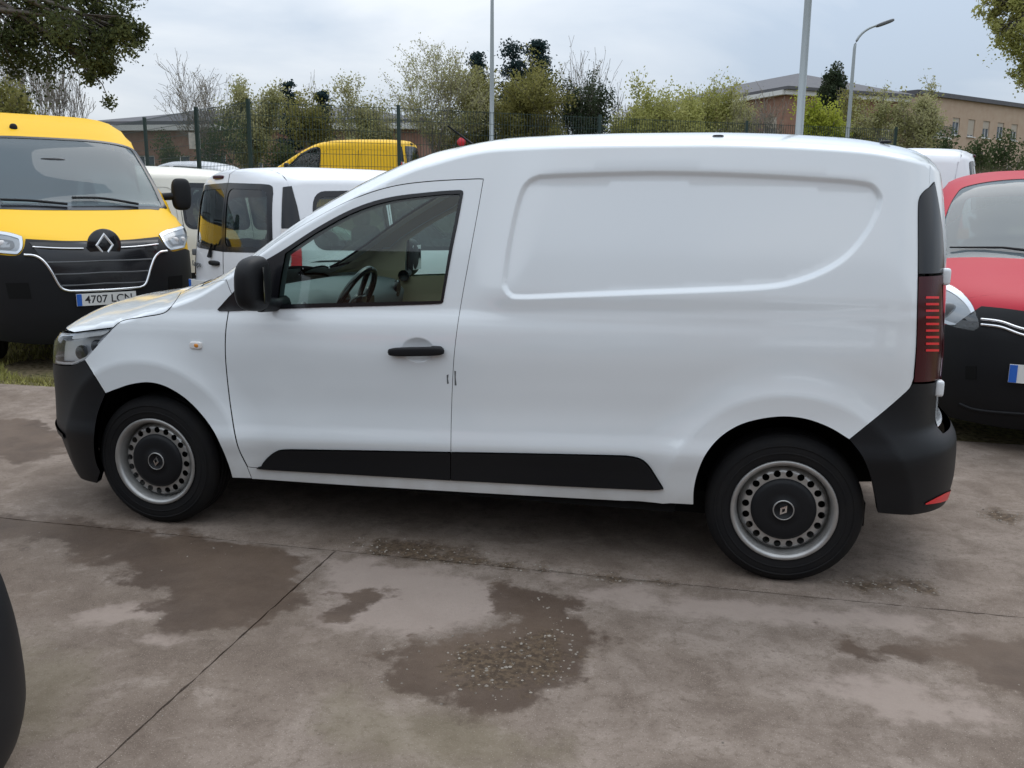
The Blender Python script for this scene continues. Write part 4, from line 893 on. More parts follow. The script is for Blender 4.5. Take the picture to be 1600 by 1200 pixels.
    sw = MB(); c = Vector((.70, -.38, 1.02)); rot = Matrix.Rotation(math.radians(-60), 3, 'Y'); sw.tube([c+rot @ Vector((.18*math.cos(a), .18*math.sin(a), 0)) for a in np.linspace(0, 2*PI, 25)], .016, 6, False); sw.blob(c, (.12, .12, .05), 3, 12, 8, rot); sw.build('steering_wheel', M['gloss'], T)
    for sg in (-1, 1):
        for x in (0, 2.70): arch_liner(T, x, .31, .40, sg*.83, sg*.5); wheel(T, x, sg*.78, .308, .31, .19, .195, False)
    return T
SMALL = build_small_van()
def paint_copy(paint, label, loc, rz, group='small vans on the lot'):
    c = copy_tree(SMALL, None, {M['white2']: paint}); c.location = loc; c.rotation_euler = (0, 0, rz); tag(c, label, 'van', group); return c
paint_copy(M['red'], 'red small van with its front towards the tail of the white panel van', RED_LOC, RED_RZ)

# ------------------------------------------------------------------ the big yellow van
MAS_RZ = math.radians(142); _p = at_depth(165, 469.5, 8.3); MAS_LOC = (_p[0]+.86*math.cos(MAS_RZ), _p[1]+.86*math.sin(MAS_RZ), 0)
YB = Body(side=[(.1, .90), (.25, .95), (.45, .985), (.7, 1.0), (1.1, .995), (1.4, .98), (1.8, .94), (2.1, .905), (2.35, .87), (2.6, .84)],
          top=[(-1.0, .50), (-.90, .85), (-.86, 1.0), (-.80, 1.09), (-.65, 1.18), (-.4, 1.29), (-.15, 1.385), (0, 1.44), (.06, 1.475), (.3, 1.70), (.5, 1.87), (.7, 2.03), (.82, 2.11), (1.0, 2.24), (1.15, 2.32), (1.4, 2.39), (1.8, 2.42), (2.4, 2.43), (4.4, 2.42), (4.7, 2.35)],
          rd=[(-1.0, .18), (-.3, .15), (.1, .13), (.5, .13), (.8, .13), (1.0, .15), (1.3, .17), (4.7, .18)],
          tipF=[(.1, -.80), (.25, -.86), (.5, -.885), (.8, -.88), (1.0, -.86), (1.15, -.80), (1.5, -.7)], tipR=[(.1, 4.55), (.5, 4.62), (2.5, 4.5)],
          xsF=.15, xsR=4.2, pqF=(4.2, 2.1), pqR=(5, 2.5), pqT=(2.4, 5.5), z0=.9, cxR=3.6)
def build_big_van():
    B = YB; T = thing('large_van', 'tall yellow van with black grille and bumper standing on the grass', 'van', MAS_LOC, MAS_RZ)
    hm = lambda *segs: hit2(B, chain(*segs), MAS_LOC, MAS_RZ)     # image right = the van's -y half
    xf, xr = -.62, 4.2
    ws_s = B.topz(crv([(.05, -.90), (.3, -.885), (.55, -.865), (.74, -.845)], 6)); ws_t = B.topz(crv([(.74, -.845), (.79, -.79), (.82, -.4), (.825, 0.)], 6)); ws_b = B.topz(crv([(-.03, 0.), (-.02, -.4), (.01, -.80), (.05, -.90)], 6))
    hws = sym(np.vstack([ws_t[::-1], ws_s[::-1][1:], ws_b[::-1][1:]]))
    win = rounded([(.22, 1.30), (1.02, 1.28), (1.04, 1.96), (.86, 1.96), (.52, 1.72)], .07); hs = [B.sidep(win, sg) for sg in (-1, 1)]
    nearp = np.vstack([section(B, xf, .60)[::-1], B.sidep([(-.50, .50), (-.44, .34)]+arc(0, .34, .42, PI-.02, .02)+[(.46, .30), (3.24, .30)]+arc(3.68, .34, .42, PI-.02, .02)), section(B, xr, .36)])
    B.panel('body_shell', 'roll', sym(nearp), M['yellow'], T, holes=hs+[hws], sp=.06, gap=0, flange=.015)
    B.panel('cabin_lining', 'roll', sym(np.vstack([section(B, .05, 1.2)[::-1], B.sidep([(.05, .5), (1.5, .5)]), section(B, 1.5, .9)])), M['grey'], T, holes=hs+[hws], sp=.12, off=-.05, gap=0, flange=0)
    B.panel('windscreen', 'roll', hws, M['glassw'], T, sp=.08, off=-.004, gap=0, flange=0)
    B.panel('windscreen_seal', 'roll', B.to3('roll', inset(dedupe(B.to2('roll', hws), 1e-3), -.018)), M['gloss'], T, holes=[B.to3('roll', inset(dedupe(B.to2('roll', hws), 1e-3), .012))], sp=.08, off=.002, gap=0, flange=.004)
    for sg in (-1, 1):
        P = B.sidep(win, sg); B.panel('side_window', 'roll', P, M['glassd'], T, sp=.12, off=-.003, gap=-.004, flange=0)
        seam(B, 'door_seam', 'roll', B.sidep(crv([(1.12, 2.05), (1.12, 1.2), (1.05, .4)], 8), sg), T, M['under'])
    top = section(B, xf, .60); fe = np.vstack([top[::-1], B.to3('front', np.array([[-.75, .62], [-.4, .66], [0, .66]]))])
    B.panel('front_end', 'front', sym(fe), M['yellow'], T, sp=.05, gap=0, flange=0)
    # bumper with the grille set in it
    lamp = hm([(248, 367), (257, 361.5), (273, 357), (289, 352)], [(289, 352), (291, 370), (287, 387)], [(287, 387), (266, 391.5)], [(266, 391.5), (258, 384), (248, 367)])
    bt = hm([(162, 377.5), (200, 376), (230, 373), (247, 371)], [(247, 371), (258, 386), (268, 393), (288, 389)]); bs = B.sidep([(-.34, .97), (-.42, .75), (-.45, .45), (-.46, .26)])
    FB = B.panel('front_bumper', 'front', sym(np.vstack([bt, bs, B.to3('front', np.array([[-.6, .21], [-.3, .20], [0, .20]]))])), M['plastic'], T, sp=.05, off=.012, gap=0, flange=.03)
    gq = hm([(162, 380), (200, 379), (230, 377), (246, 376)], [(246, 376), (243, 395), (235, 412), (228, 437), (222, 445), (205, 449)], [(205, 449), (162, 451.5)])
    G = B.panel('grille', 'front', sym(gq), M['gloss'], T, sp=.06, off=.015, gap=0, flange=.003)
    for a, r in (([(183, 388.5), (215, 386.5), (246, 383)], .008),):
        P = hm(a)
        for k in (1, -1): tube_on(B, 'chrome_strip', P*np.array([1, k, 1]), r, M['chrome'], G, .018)
    for y, x1 in ((406, 237), (424, 231), (441, 226)):
        P = hm([(162, y+1.5), (200, y+.8), (x1, y-1)]); tube_on(B, 'grille_slat', np.vstack([mirr(P)[:-1], P]), .0075, M['grey'], G, .013)
    P = hm([(162, 453), (205, 450), (219, 448), (227, 441), (234, 418), (240, 403), (248, 395), (259, 393)]); tube_on(B, 'chrome_surround', np.vstack([mirr(P)[:-1], P]), .0125, M['chrome'], G, .020)
    HL = B.panel('headlight', 'front', lamp, M['lens'], T, sp=.04, off=.014, gap=0, flange=.03, both=True)
    for i, hl in enumerate(HL):
        k = np.array([1, -1 if i else 1, 1]); q = dedupe(B.to2('front', lamp), 1e-3)
        B.panel('reflector', 'front', lamp*k, M['lampgrey'], hl, sp=.04, off=.006, gap=.002, flange=.01); B.panel('bezel', 'front', lamp*k, M['lampref'], hl, holes=[B.to3('front', inset(q, .022))*k], sp=.04, off=.010, gap=.001, flange=.01)
        m = q.mean(0); B.panel('lamp_housing', 'front', B.to3('front', m+(q-m)*[.72, .5]+[0, -.02])*k, M['grey'], hl, sp=.04, off=.008, gap=0, flange=.004)
        for dx in (-.05, .05): MB().blob(B.to3('front', (m+[dx, -.02])[None])[0]*k, (.04, .06, .055), 2.2).build('lamp_bulb', M['clear'], hl)
        fq = hm([(262, 432), (283, 430)], [(283, 452), (262, 455)])*k; B.panel('fog_recess', 'front', fq, M['under'], FB, sp=.06, off=.014, gap=0, flange=.003)
        # upper half of the bumper corner stands out
        c = B.sidep([(-.28, 1.45)])[0]*k
    # diamond badge
    P, N = B.nrm('front', B.to2('front', hm([(162, 386), (162, 386)])))
    bd = MB(); c = P[0]+N[0]*.03; w, hh = .10, .14; o = []
    disc = MB().lathe([(.0005, -.02), (.142, -.02), (.15, -.005), (.142, 0.0), (.0005, .002)], 32, 'x', (c[0]+.004, c[1], c[2]))
    dd = disc.build('badge_plinth', M['gloss'], G)
    D4 = [(0, hh), (w, 0), (0, -hh), (-w, 0)]
    for j in range(4):
        (y0, z0), (y1, z1) = D4[j], D4[(j+1) % 4]; s = .28; x = c[0]
        bd.add([(x-.004, c[1]+y0, c[2]+z0), (x-.004, c[1]+y1, c[2]+z1), (x-.022, c[1]+y1*.72, c[2]+z1*.72), (x-.022, c[1]+y0*.72, c[2]+z0*.72), (x-.004, c[1]+y1*s, c[2]+z1*s), (x-.004, c[1]+y0*s, c[2]+z0*s)], [(0, 1, 2, 3), (3, 2, 4, 5)])
    bd.build('diamond_badge', M['lampref'], G)
    pc = hm([(165, 469.5), (165, 469.5)])[0]; number_plate(T, (pc[0]-.025, 0., pc[2]+.02), (0, 0, -PI/2), '4707 LCN')
    # wipers, aerial foot, paper on the dash, mirrors
    for a in ([(0, 315), (50, 317), (105, 322)], [(112, 312), (160, 313), (216, 322)]):
        MB().tube(hm(a)+np.array([-.02, 0, .02]), .014, 6).build('wiper', M['plastic'], T)
    sc_ = B.topz([(-.03, 0), (-.02, -.4), (.01, -.75)]); B.panel('scuttle', 'roll', sym(np.vstack([B.topz(crv([(-.13, 0.), (-.12, -.4), (-.06, -.80)], 5)), B.topz(crv([(.04, -.86), (.01, -.75), (-.02, -.4), (-.03, 0.)], 5))])), M['gloss'], T, sp=.08, off=.003, gap=0, flange=.004)
    p = hm([(21, 199.5), (21, 199.5)])[0]; MB().blob(p, (.05, .075, .085), 2.4).build('roof_lamp_plug', M['plastic'], T)
    MB().box((.28, .42, 1.475), (.20, .30, .004), Matrix.Rotation(-.18, 3, 'Y')).build('dash_paper', M['paper'], T)
    MB().blob((.30, 0, 1.20), (.75, 1.72, .50), 5).build('dashboard', M['seat'], T); MB().blob((.55, .02, 1.86), (.05, .26, .10), 4).build('camera_pod', M['gloss'], T)
    MB().box((1.62, 0, 1.3), (.04, 1.7, 1.9)).build('bulkhead', M['grey'], T)
    for y in (-.55, .2, .6):
        s = MB(); s.blob((1.15, y, .95), (.5, .45, .2), 4); s.blob((1.42, y, 1.35), (.16, .44, .75), 4, rot=Matrix.Rotation(.15, 3, 'Y')); s.blob((1.5, y, 1.80), (.09, .26, .18), 3); s.build('seat', M['seat'], T)
    for sg in (-1, 1):
        c = B.sidep([(.30, 1.50)], sg)[0]+np.array([0, sg*.20, .06]); mm = MB().blob(c, (.12, .20, .34), 3.4, 24, 16); mm.tube([c+np.array([0, -sg*.05, -.02]), c+np.array([.04, -sg*.24, -.03])], .04, 8)
        mo = mm.build('door_mirror', M['plastic'], T); MB().blob(c+np.array([.06, 0, 0]), (.012, .16, .28), 5).build('mirror_glass', M['mirror'], mo)
        for x in (0, 3.68): arch_liner(T, x, .34, .43, sg*.90, sg*.55); wheel(T, x, sg*.84, .34, .345, .215, .205, False)
    MB().box((1.9, 0, .36), (4.9, 1.5, .12)).build('floor_pan', M['under'], T)
    B.panel('rear_end', 'rear', sym(np.vstack([section(B, xr, .36)[::-1], B.to3('rear', np.array([[-.5, .36], [0, .36]]))])), M['yellow'], T, sp=.1, gap=0, flange=0)
    return T
build_big_van()
c, s = math.cos(KAN_RZ), math.sin(KAN_RZ)
q = at_depth(306, 318, 10.6); CR_RZ = KAN_RZ; c, s = math.cos(CR_RZ), math.sin(CR_RZ)
cream = paint_copy(M['cream'], 'cream windowless small van half hidden between the yellow van and the white one', (q[0]-(c*1.85-s*.8), q[1]-(s*1.85+c*.8), ground_z(0, q[1])), CR_RZ)
def blank_windows(T, paint, xmin):          # panelled flanks: the glazed openings become sheet metal
    for ch in T.children:
        if ch.name.startswith('side_window') and np.mean([v.co.x for v in ch.data.vertices]) > xmin:
            for o in [ch]+list(ch.children): o.material_slots[0].link = 'OBJECT'; o.material_slots[0].material = paint
blank_windows(cream, M['cream'], 2.05)
q = at_depth(1486, 318, 10.6); wv = paint_copy(M['white2'], 'white small van whose rounded rear shows above the red van', (q[0]-3.0, q[1]+.3, ground_z(0, q[1])), -.2)
for ch in wv.children:
    if ch.name.startswith('lamp_cover'): ch.material_slots[0].link = 'OBJECT'; ch.material_slots[0].material = M['white2']
# beside the camera: a low black hatchback whose bumper corner reaches into the picture
HB = Body(side=[(.08, .78), (.2, .83), (.4, .855), (.6, .86), (.8, .85), (.9, .83), (1.1, .76), (1.35, .66), (1.5, .6)],
          top=[(-.95, .30), (-.86, .50), (-.78, .60), (-.6, .70), (-.3, .80), (0, .87), (.3, .94), (.5, 1.05), (.8, 1.23), (1.1, 1.37), (1.4, 1.43), (2.0, 1.44), (2.6, 1.38), (3.0, 1.26), (3.2, .95), (3.3, .7)],
          rd=[(-.95, .14), (0, .12), (.5, .16), (1.2, .14), (3.3, .14)], tipF=[(.05, -.80), (.14, -.86), (.2, -.868), (.3, -.855), (.42, -.825), (.52, -.78), (.62, -.70), (.8, -.5), (1., -.4)],
          tipR=[(.05, 3.12), (.3, 3.2), (.6, 3.22), (.9, 3.18), (1.3, 3.05), (1.5, 3.)], xsF=.3, xsR=2.6, pqF=(3.2, 2.2), pqT=(1.8, 2.8), z0=.45, cxF=.2, cxR=2.0)
def build_hatchback(loc, rz):
    B = HB; T = thing('hatchback', 'black hatchback of which only the dark front bumper corner shows', 'car', loc, rz); xf, xr = -.56, 2.85
    ws = sym(np.vstack([B.topz(crv([(1.12, 0.), (1.10, -.35), (1.02, -.56)], 5)), B.topz(crv([(1.02, -.56), (.7, -.63), (.34, -.70)], 5))[1:], B.topz(crv([(.34, -.70), (.27, -.4), (.24, 0.)], 5))[1:]]))
    wins = [rounded([(.62, .93), (1.45, .95), (1.45, 1.29), (1.15, 1.28)], .05), rounded([(1.53, .95), (2.45, .98), (2.25, 1.26), (1.53, 1.29)], .06)]; hs = [B.sidep(w, sg) for w in wins for sg in (-1, 1)]
    near = np.vstack([section(B, xf, .45)[::-1], B.sidep([(-.42, .36)]+arc(0, .29, .35, PI-.02, .02)+[(.40, .2), (2.05, .2)]+arc(2.45, .29, .35, PI-.02, .02)), section(B, xr, .3)])
    B.panel('body_shell', 'roll', sym(near), M['blackpaint'], T, holes=hs+[ws], sp=.06, gap=0, flange=.012); B.panel('windscreen', 'roll', ws, M['glassd'], T, sp=.1, off=-.004, gap=0, flange=0)
    for h in hs: B.panel('side_window', 'roll', h, M['glassd'], T, sp=.1, off=-.004, gap=0, flange=0)
    B.panel('front_bumper', 'front', sym(np.vstack([section(B, xf, .45)[::-1], B.sidep([(-.42, .36), (-.40, .14)]), B.to3('front', np.array([[-.5, .09], [0, .09]]))])), M['plastic'], T, sp=.03, gap=0, flange=.02)
    B.panel('tailgate', 'rear', sym(np.vstack([section(B, xr, .3)[::-1], B.to3('rear', np.array([[-.5, .25], [0, .25]]))])), M['blackpaint'], T, sp=.06, gap=0, flange=0)
    for k in (1, -1):
        B.panel('headlight', 'front', B.endp([(-.35, .60), (-.62, .66), (-.72, .72), (-.66, .60), (-.45, .54)])*np.array([1, k, 1]), M['lens'], T, sp=.05, off=.004, gap=0, flange=.01)
        for x in (0, 2.45): arch_liner(T, x, .29, .36, k*.80, k*.5); wheel(T, x, k*.74, .288, .29, .18, .19, False)
    MB().box((1.2, 0, .2), (3., 1.3, .08)).build('floor_pan', M['under'], T); MB().blob((1.3, 0, .55), (1.0, 1.2, .4), 5).build('seat', M['seat'], T)
q = at_depth(35, 1125, 2.35); build_hatchback((q[0]-.72, q[1]-.50, 0), PI)
# ------------------------------------------------------------------ beyond the lot: more vehicles, fence, lamps, buildings
def base_at(px, d): q = at_depth(px, 317, d); return (float(q[0]), float(q[1]), ground_z(q[0], q[1]))
q = base_at(648, 21.0); yv = paint_copy(M['yellow'], 'yellow small van parked beyond the wire fence', (q[0]-3.27, q[1], q[2]), .10, 'vehicles beyond the fence'); blank_windows(yv, M['yellow'], 1.15)
q = base_at(735, 27.5); paint_copy(M['white2'], 'white small van parked beyond the fence behind the yellow small van', (q[0]-3.2, q[1]+1.2, q[2]), .1, 'vehicles beyond the fence')
hb = [o for o in bpy.data.objects if o.name.startswith('hatchback')][0]
q = base_at(310, 25.0); hc = copy_tree(hb, None, {M['blackpaint']: M['white2'], M['plastic']: M['white2']}); hc.location = (q[0]-1.9, q[1], q[2]); hc.rotation_euler = (0, 0, .05)
tag(hc, 'white hatchback roof seen through the fence below the white notice', 'car', 'vehicles beyond the fence')

M['fgreen'] = pmat('dark_green_coating', (.012, .035, .03), .5); M['galv'] = pmat('galvanised_steel', (.33, .36, .37), .5, metal=.5)
M['sign'] = pmat('sign_white', (.62, .60, .55), .5, noise=(18, .6, (.35, .36, .36))); M['signred'] = pmat('sign_red', (.6, .02, .04), .4)
def build_fence():
    P = [base_at(px, d) for px, d in ((150, 21.5), (235, 18.7), (315, 16.6), (395, 15.2), (625, 16.0), (934, 17.4), (1160, 18.4), (1390, 19.6))]
    T = thing('wire_fence', 'dark green welded wire fence on posts behind the parked vans', 'fence', P[0])
    o = np.array(P[0]); tops = 3.12
    for i, p in enumerate(P):
        q = np.array(p)-o; MB().box((q[0], q[1], q[2]+(tops-p[2])/2), (.055, .055, tops-p[2]+.08)).build('fence_post', M['fgreen'], T)
    for a, b in zip(P[:-1], P[1:]):
        a = np.array(a)-o; b = np.array(b)-o; L = np.hypot(*(b-a)[:2]); d = (b-a)/L; mb = MB(); n = int(L/.055); ang = math.atan2(d[1], d[0]); rot = Matrix.Rotation(ang, 3, 'Z'); t0 = tops-o[2]; w = .0065
        for k in range(1, n):
            q = a+d*(L*k/n); zb = q[2]+.05; mb.box((q[0], q[1], (zb+t0)/2), (w, w, t0-zb), rot)
        for k in range(11):
            z = t0-.02-k*.2; m = (a+b)/2; mb.box((m[0], m[1], z), (L, w*1.1, w*1.1), rot)
        mb.build('mesh_panel', M['fgreen'], T)
    q = at_depth(304, 220, 16.5); c = MB().box((0, 0, 0), (.20, .012, .29)).build('fence_notice', M['sign']); c.location = q; c.rotation_euler = (0, 0, .5); tag(c, 'small pale notice hung on the green fence post', 'sign')
    return T
build_fence()
q = at_depth(721, 222, 26.5); sg_ = thing('road_sign', 'small round red sign on a thin post beyond the fence', 'sign', (q[0], q[1], ground_z(q[0], q[1])))
zz = q[2]-ground_z(q[0], q[1]); MB().lathe([(.001, -.012), (.125, -.012), (.13, 0), (.125, .012), (.001, .012)], 24, 'y', (0, 0, zz)).build('sign_face', M['signred'], sg_); MB().tube([(0, .03, 0), (0, .03, zz+.1)], .02, 8).build('post', M['galv'], sg_)
def lamp(px, d, h, r, arm, label, head=True):
    b = base_at(px, d); T = thing('street_lamp', label, 'street lamp', b, 0, 'street lamps along the road')
    R = AX[0].copy(); R[2] = 0; R /= np.linalg.norm(R)
    pts = [(0, 0, 0), (0, 0, h*.5), (0, 0, h-arm*.8)]; rad = [r, r*.85, r*.62]
    for k in range(1, 9):
        a = PI/2*k/8*.85; pts.append((R[0]*arm*(1-math.cos(a)), R[1]*arm*(1-math.cos(a)), h-arm*.8+arm*.8*math.sin(a))); rad.append(r*.55-.01*r*k)
    MB().tube(pts, rad, 12).build('post', M['galv'], T)
    e = Vector(pts[-1]); rot = Matrix.Rotation(math.atan2(R[1], R[0]), 3, 'Z') @ Matrix.Rotation(-.35, 3, 'Y'); MB().blob(e+Vector((R[0]*.22, R[1]*.22, .07)), (.62, .24, .12), 3.5, rot=rot).build('lamp_head', M['grey'], T)
    MB().lathe([(r*1.5, 0), (r*1.5, .03), (r*1.1, .05), (r*1.05, .4), (r, .42)], 16, 'z').build('base_collar', M['galv'], T)
lamp(768, 30, 8.5, .085, 1.7, 'grey lamp post with a curved arm in front of the olive green trees')
lamp(1241, 18.5, 8.6, .085, 1.2, 'tall thick grey lamp post standing beside the dark round tree')
lamp(1316, 31, 6.3, .08, .95, 'slender grey lamp post with a curved arm beside the pale spring tree')

M['brick'] = pmat('red_brick', (.23, .12, .085), .9, noise=(3, .7, (.29, .18, .13))); M['slate'] = pmat('slate_roof', (.085, .085, .095), .8, noise=(2, .6, (.12, .115, .12)))
M['fascia'] = pmat('white_fascia', (.6, .6, .58), .7); M['beige'] = pmat('beige_brick', (.40, .29, .21), .9, noise=(1.5, .6, (.46, .36, .27))); M['bglass'] = pmat('building_glass', (.05, .065, .08), .15)
M['shutter'] = pmat('roller_shutter', (.38, .33, .27), .7); M['concretew'] = pmat('render_white', (.55, .53, .5), .8)
def facade(T, a, b, z0, z1, mat, cols, rows, wsize, name='wall', shut=None, thick=.3, u0=.0, seed=1):
    """a wall from a to b (local xy) with framed, recessed windows"""
    a = np.array(a, float); b = np.array(b, float); L = np.linalg.norm(b-a); d = (b-a)/L; n = np.array([d[1], -d[0]]); rng = random.Random(seed)
    loops = []; W = []
    for zc in rows:
        for k in range(cols):
            u = u0+(L-u0)*(k+.5)/cols; w, h = wsize; W.append((u, zc)); loops.append(np.array([(u-w/2, zc-h/2), (u+w/2, zc-h/2), (u+w/2, zc+h/2), (u-w/2, zc+h/2)]))
    V, F, lp = fill2d(np.array([(0, z0), (L, z0), (L, z1), (0, z1)]), loops, 3.); P3 = lambda q, off: [tuple(np.r_[a+d*x+n*off, z]) for x, z in q]
    vv = P3(V, 0); ff = [tuple(f) for f in F]
    for l in lp[1:]:
        k = len(vv); m = len(l); vv += P3(l, 0)+P3(l, -.18); ff += [(k+i, k+(i+1) % m, k+m+(i+1) % m, k+m+i) for i in range(m)]
    wall = link(name, mesh(name, vv, ff), mat, T); ang = math.atan2(d[1], d[0]); rot = Matrix.Rotation(ang, 3, 'Z')
    for (u, zc) in W:
        w, h = wsize; c = np.r_[a+d*u-n*.16, zc]; fr = MB()
        for dx, dz, sx, sz in ((-w/2+.04, 0, .08, h), (w/2-.04, 0, .08, h), (0, h/2-.04, w-.16, .08), (0, -h/2+.04, w-.16, .08), (0, 0, .06, h-.16)): fr.box(np.r_[a+d*(u+dx)-n*.13, zc+dz], (sx, .06, sz), rot)
        f = fr.build('window', M['fascia'], T); MB().box(c, (w, .03, h), rot).build('pane', M['bglass'], f)
        MB().box(np.r_[a+d*u+n*.05, zc-h/2-.06], (w+.2, .22, .08), rot).build('sill', M['fascia'], f)
        if shut: hh = h*rng.choice([.25, .45, .45, .9]); MB().box(np.r_[a+d*u-n*.10, zc+h/2-hh/2], (w-.02, .03, hh), rot).build('shutter', M['shutter'], f)
    return wall
def hip_roof(T, pts, z, rise, over, mat, name='roof'):
    P = np.array(pts, float); c = P.mean(0); out = c+(P-c)*(1+over); e = np.linalg.norm(P[1]-P[0]), np.linalg.norm(P[2]-P[1])
    if e[0] > e[1]: r0 = (P[0]+P[3])/2+(P[1]-P[0])/e[0]*e[1]/2; r1 = (P[1]+P[2])/2-(P[1]-P[0])/e[0]*e[1]/2; F = [(0, 1, 5, 4), (1, 2, 5), (2, 3, 4, 5), (3, 0, 4)]
    else: r0 = (P[0]+P[1])/2+(P[2]-P[1])/e[1]*e[0]/2; r1 = (P[2]+P[3])/2-(P[2]-P[1])/e[1]*e[0]/2; F = [(0, 1, 4), (1, 2, 5, 4), (2, 3, 5), (3, 0, 4, 5)]
    V = [(*p, z) for p in out]+[(*r0, z+rise), (*r1, z+rise)]+[(*p, z-.25) for p in out]
    F += [(6+i, 6+(i+1) % 4, (i+1) % 4, i) for i in range(4)]+[(6, 7, 8, 9)]
    return link(name, mesh(name, V, F), mat, T)
def building(name, label, corners, z0, z1, rise, wall, cols, rows, ws, roofm, over=.05, shut=None, band=True, seed=1, bandm=None):
    o = np.array(corners[0]); T = thing(name, label, 'building', (o[0], o[1], 0)); Q = [np.array(c)-o for c in corners]
    for i in range(4):
        L = np.linalg.norm(Q[(i+1) % 4]-Q[i]); facade(T, Q[i], Q[(i+1) % 4], z0, z1, wall, max(1, int(cols*L/np.linalg.norm(Q[1]-Q[0]))), rows, ws, shut=shut, seed=seed+i)
    if rise > 0: hip_roof(T, Q, z1+.62, rise, over, roofm)
    if band:
        for i in range(4):
            a, b = Q[i], Q[(i+1) % 4]; d = (b-a)/np.linalg.norm(b-a); n = np.array([d[1], -d[0]]); m = (a+b)/2+n*.25
            MB().box((*m, z1+.18), (np.linalg.norm(b-a)+.5, .5, .36), Matrix.Rotation(math.atan2(d[1], d[0]), 3, 'Z')).build('cornice', bandm or M['fascia'], T)
    return T
def xy(px, d): q = at_depth(px, 317, d); return np.array([q[0], q[1]])
a, b = xy(150, 62), xy(660, 58); n = np.array([-(b-a)[1], (b-a)[0]])/np.linalg.norm(b-a)*14
building('brick_building', 'long low red brick building with grey roof behind the bare trees', [a, b, b+n, a+n], .5, 6.05, 1.5, M['brick'], 9, [3.6], (1.5, 1.7), M['slate'], .03, seed=3)
a, b = xy(985, 96), xy(1216, 74); n = np.array([-(b-a)[1], (b-a)[0]])/np.linalg.norm(b-a); e_ = xy(1275, 88); wdt = abs((e_-b)@n)
building('hip_roofed_building', 'brick building with dark hipped roof and white cornice above the willows', [a, b, b+n*wdt, a+n*wdt], .5, 10.2, 2.2, M['brick'], 7, [4.0, 7.6], (1.7, 2.0), M['slate'], .06, shut=True, seed=5)
a, b = xy(1418, 88), xy(1760, 116); n = np.array([-(b-a)[1], (b-a)[0]])/np.linalg.norm(b-a)*16
BG = building('beige_building', 'long beige two-storey building with a row of shuttered windows and flat dark parapet', [a, b, b+n, a+n], .5, 12.0, 0, M['beige'], 17, [5.2, 9.4], (1.35, 1.7), M['slate'], .02, shut=True, band=False, seed=8)
Q = [np.zeros(2), b-a, b-a+n, n]
for i in range(4):
    p, r = Q[i], Q[(i+1) % 4]; d = (r-p)/np.linalg.norm(r-p); m = (p+r)/2+np.array([d[1], -d[0]])*.1; MB().box((*m, 12.2), (np.linalg.norm(r-p)+.4, .5, .42), Matrix.Rotation(math.atan2(d[1], d[0]), 3, 'Z')).build('parapet', M['slate'], BG)
link('roof_deck', mesh('roof_deck', [(*p, 12.05) for p in Q], [(0, 1, 2, 3)]), M['slate'], BG)
dd = (b-a)/np.linalg.norm(b-a); nn = np.array([dd[1], -dd[0]]); m = dd*2.6+nn*.7; MB().box((*m, 8.0), (3.4, 1.4, .2), Matrix.Rotation(math.atan2(dd[1], dd[0]), 3, 'Z')).build('balcony', M['concretew'], BG)
mb = MB(); rot = Matrix.Rotation(math.atan2(dd[1], dd[0]), 3, 'Z'); mb.box((*(dd*2.6+nn*1.35), 9.1), (3.4, .06, .06), rot)
for k in range(15): mb.box((*(dd*(.95+k*.235)+nn*1.35), 8.6), (.04, .04, 1.0), rot)
mb.build('balcony_rail', M['fgreen'], BG)
# unseen brick building added behind the camera for its reflection in the paint
a, b = np.array([24., -16.]), np.array([-22., -15.]); n = np.array([-(b-a)[1], (b-a)[0]])/np.linalg.norm(b-a)*8
building('reflection_building', 'low brick workshop added out of view for reflections in the white panel van', [a, b, b+n, a+n], 0, 5.2, 1.2, M['brick'], 9, [2.0], (1.6, 1.3), M['slate'], .03, seed=11, bandm=M['slate'])

for i, (x, p, l) in enumerate(((-1.6, M['red'], 'red small van added out of view before the added workshop'), (1.1, M['blackpaint'], 'black small van added out of view before the added workshop'), (3.9, M['white2'], 'white small van added out of view before the added workshop'), (6.7, M['cream'], 'cream small van added out of view before the added workshop'))):
    paint_copy(p, l, (x, -8.3, 0), -PI/2+.02*i, 'vans added out of view for reflections')  # unseen van row added to darken and reflect in the panel van's side

# ------------------------------------------------------------------ trees
M['bark'] = pmat('bark', (.11, .095, .08), .95, noise=(6, .6, (.17, .15, .13)))
M['twig'] = pmat('twig_bark', (.22, .195, .17), .95)
def leafmat(name, c1, c2, sc=1.1):
    m = pmat(name, c1, .75, spec=.1, noise=(sc, 1., c2)); nt = m.node_tree; b = nt.nodes['Principled BSDF']; t = nt.nodes.new('ShaderNodeBsdfTranslucent'); x = nt.nodes.new('ShaderNodeMixShader'); x.inputs[0].default_value = .42
    src = b.inputs['Base Color'].links[0].from_socket; nt.links.new(src, t.inputs[0]); nt.links.new(b.outputs[0], x.inputs[1]); nt.links.new(t.outputs[0], x.inputs[2]); nt.links.new(x.outputs[0], nt.nodes['Material Output'].inputs[0]); return m
LEAF = {'willow': leafmat('willow_leaf', (.30, .31, .09), (.42, .41, .16)), 'spring': leafmat('spring_leaf', (.30, .30, .13), (.42, .40, .22)), 'olive': leafmat('olive_leaf', (.17, .165, .05), (.28, .26, .09)),
        'bright': leafmat('bright_leaf', (.30, .34, .04), (.42, .44, .08)), 'dark': leafmat('dark_leaf', (.035, .055, .032), (.07, .085, .045)), 'conifer': leafmat('conifer_needle', (.02, .042, .045), (.045, .07, .065)),
        'oak': leafmat('oak_leaf', (.05, .065, .028), (.13, .145, .055), 2.), 'hedge': leafmat('hedge_leaf', (.045, .07, .03), (.09, .11, .045)), 'bare': leafmat('bud_leaf', (.21, .19, .13), (.28, .26, .17))}
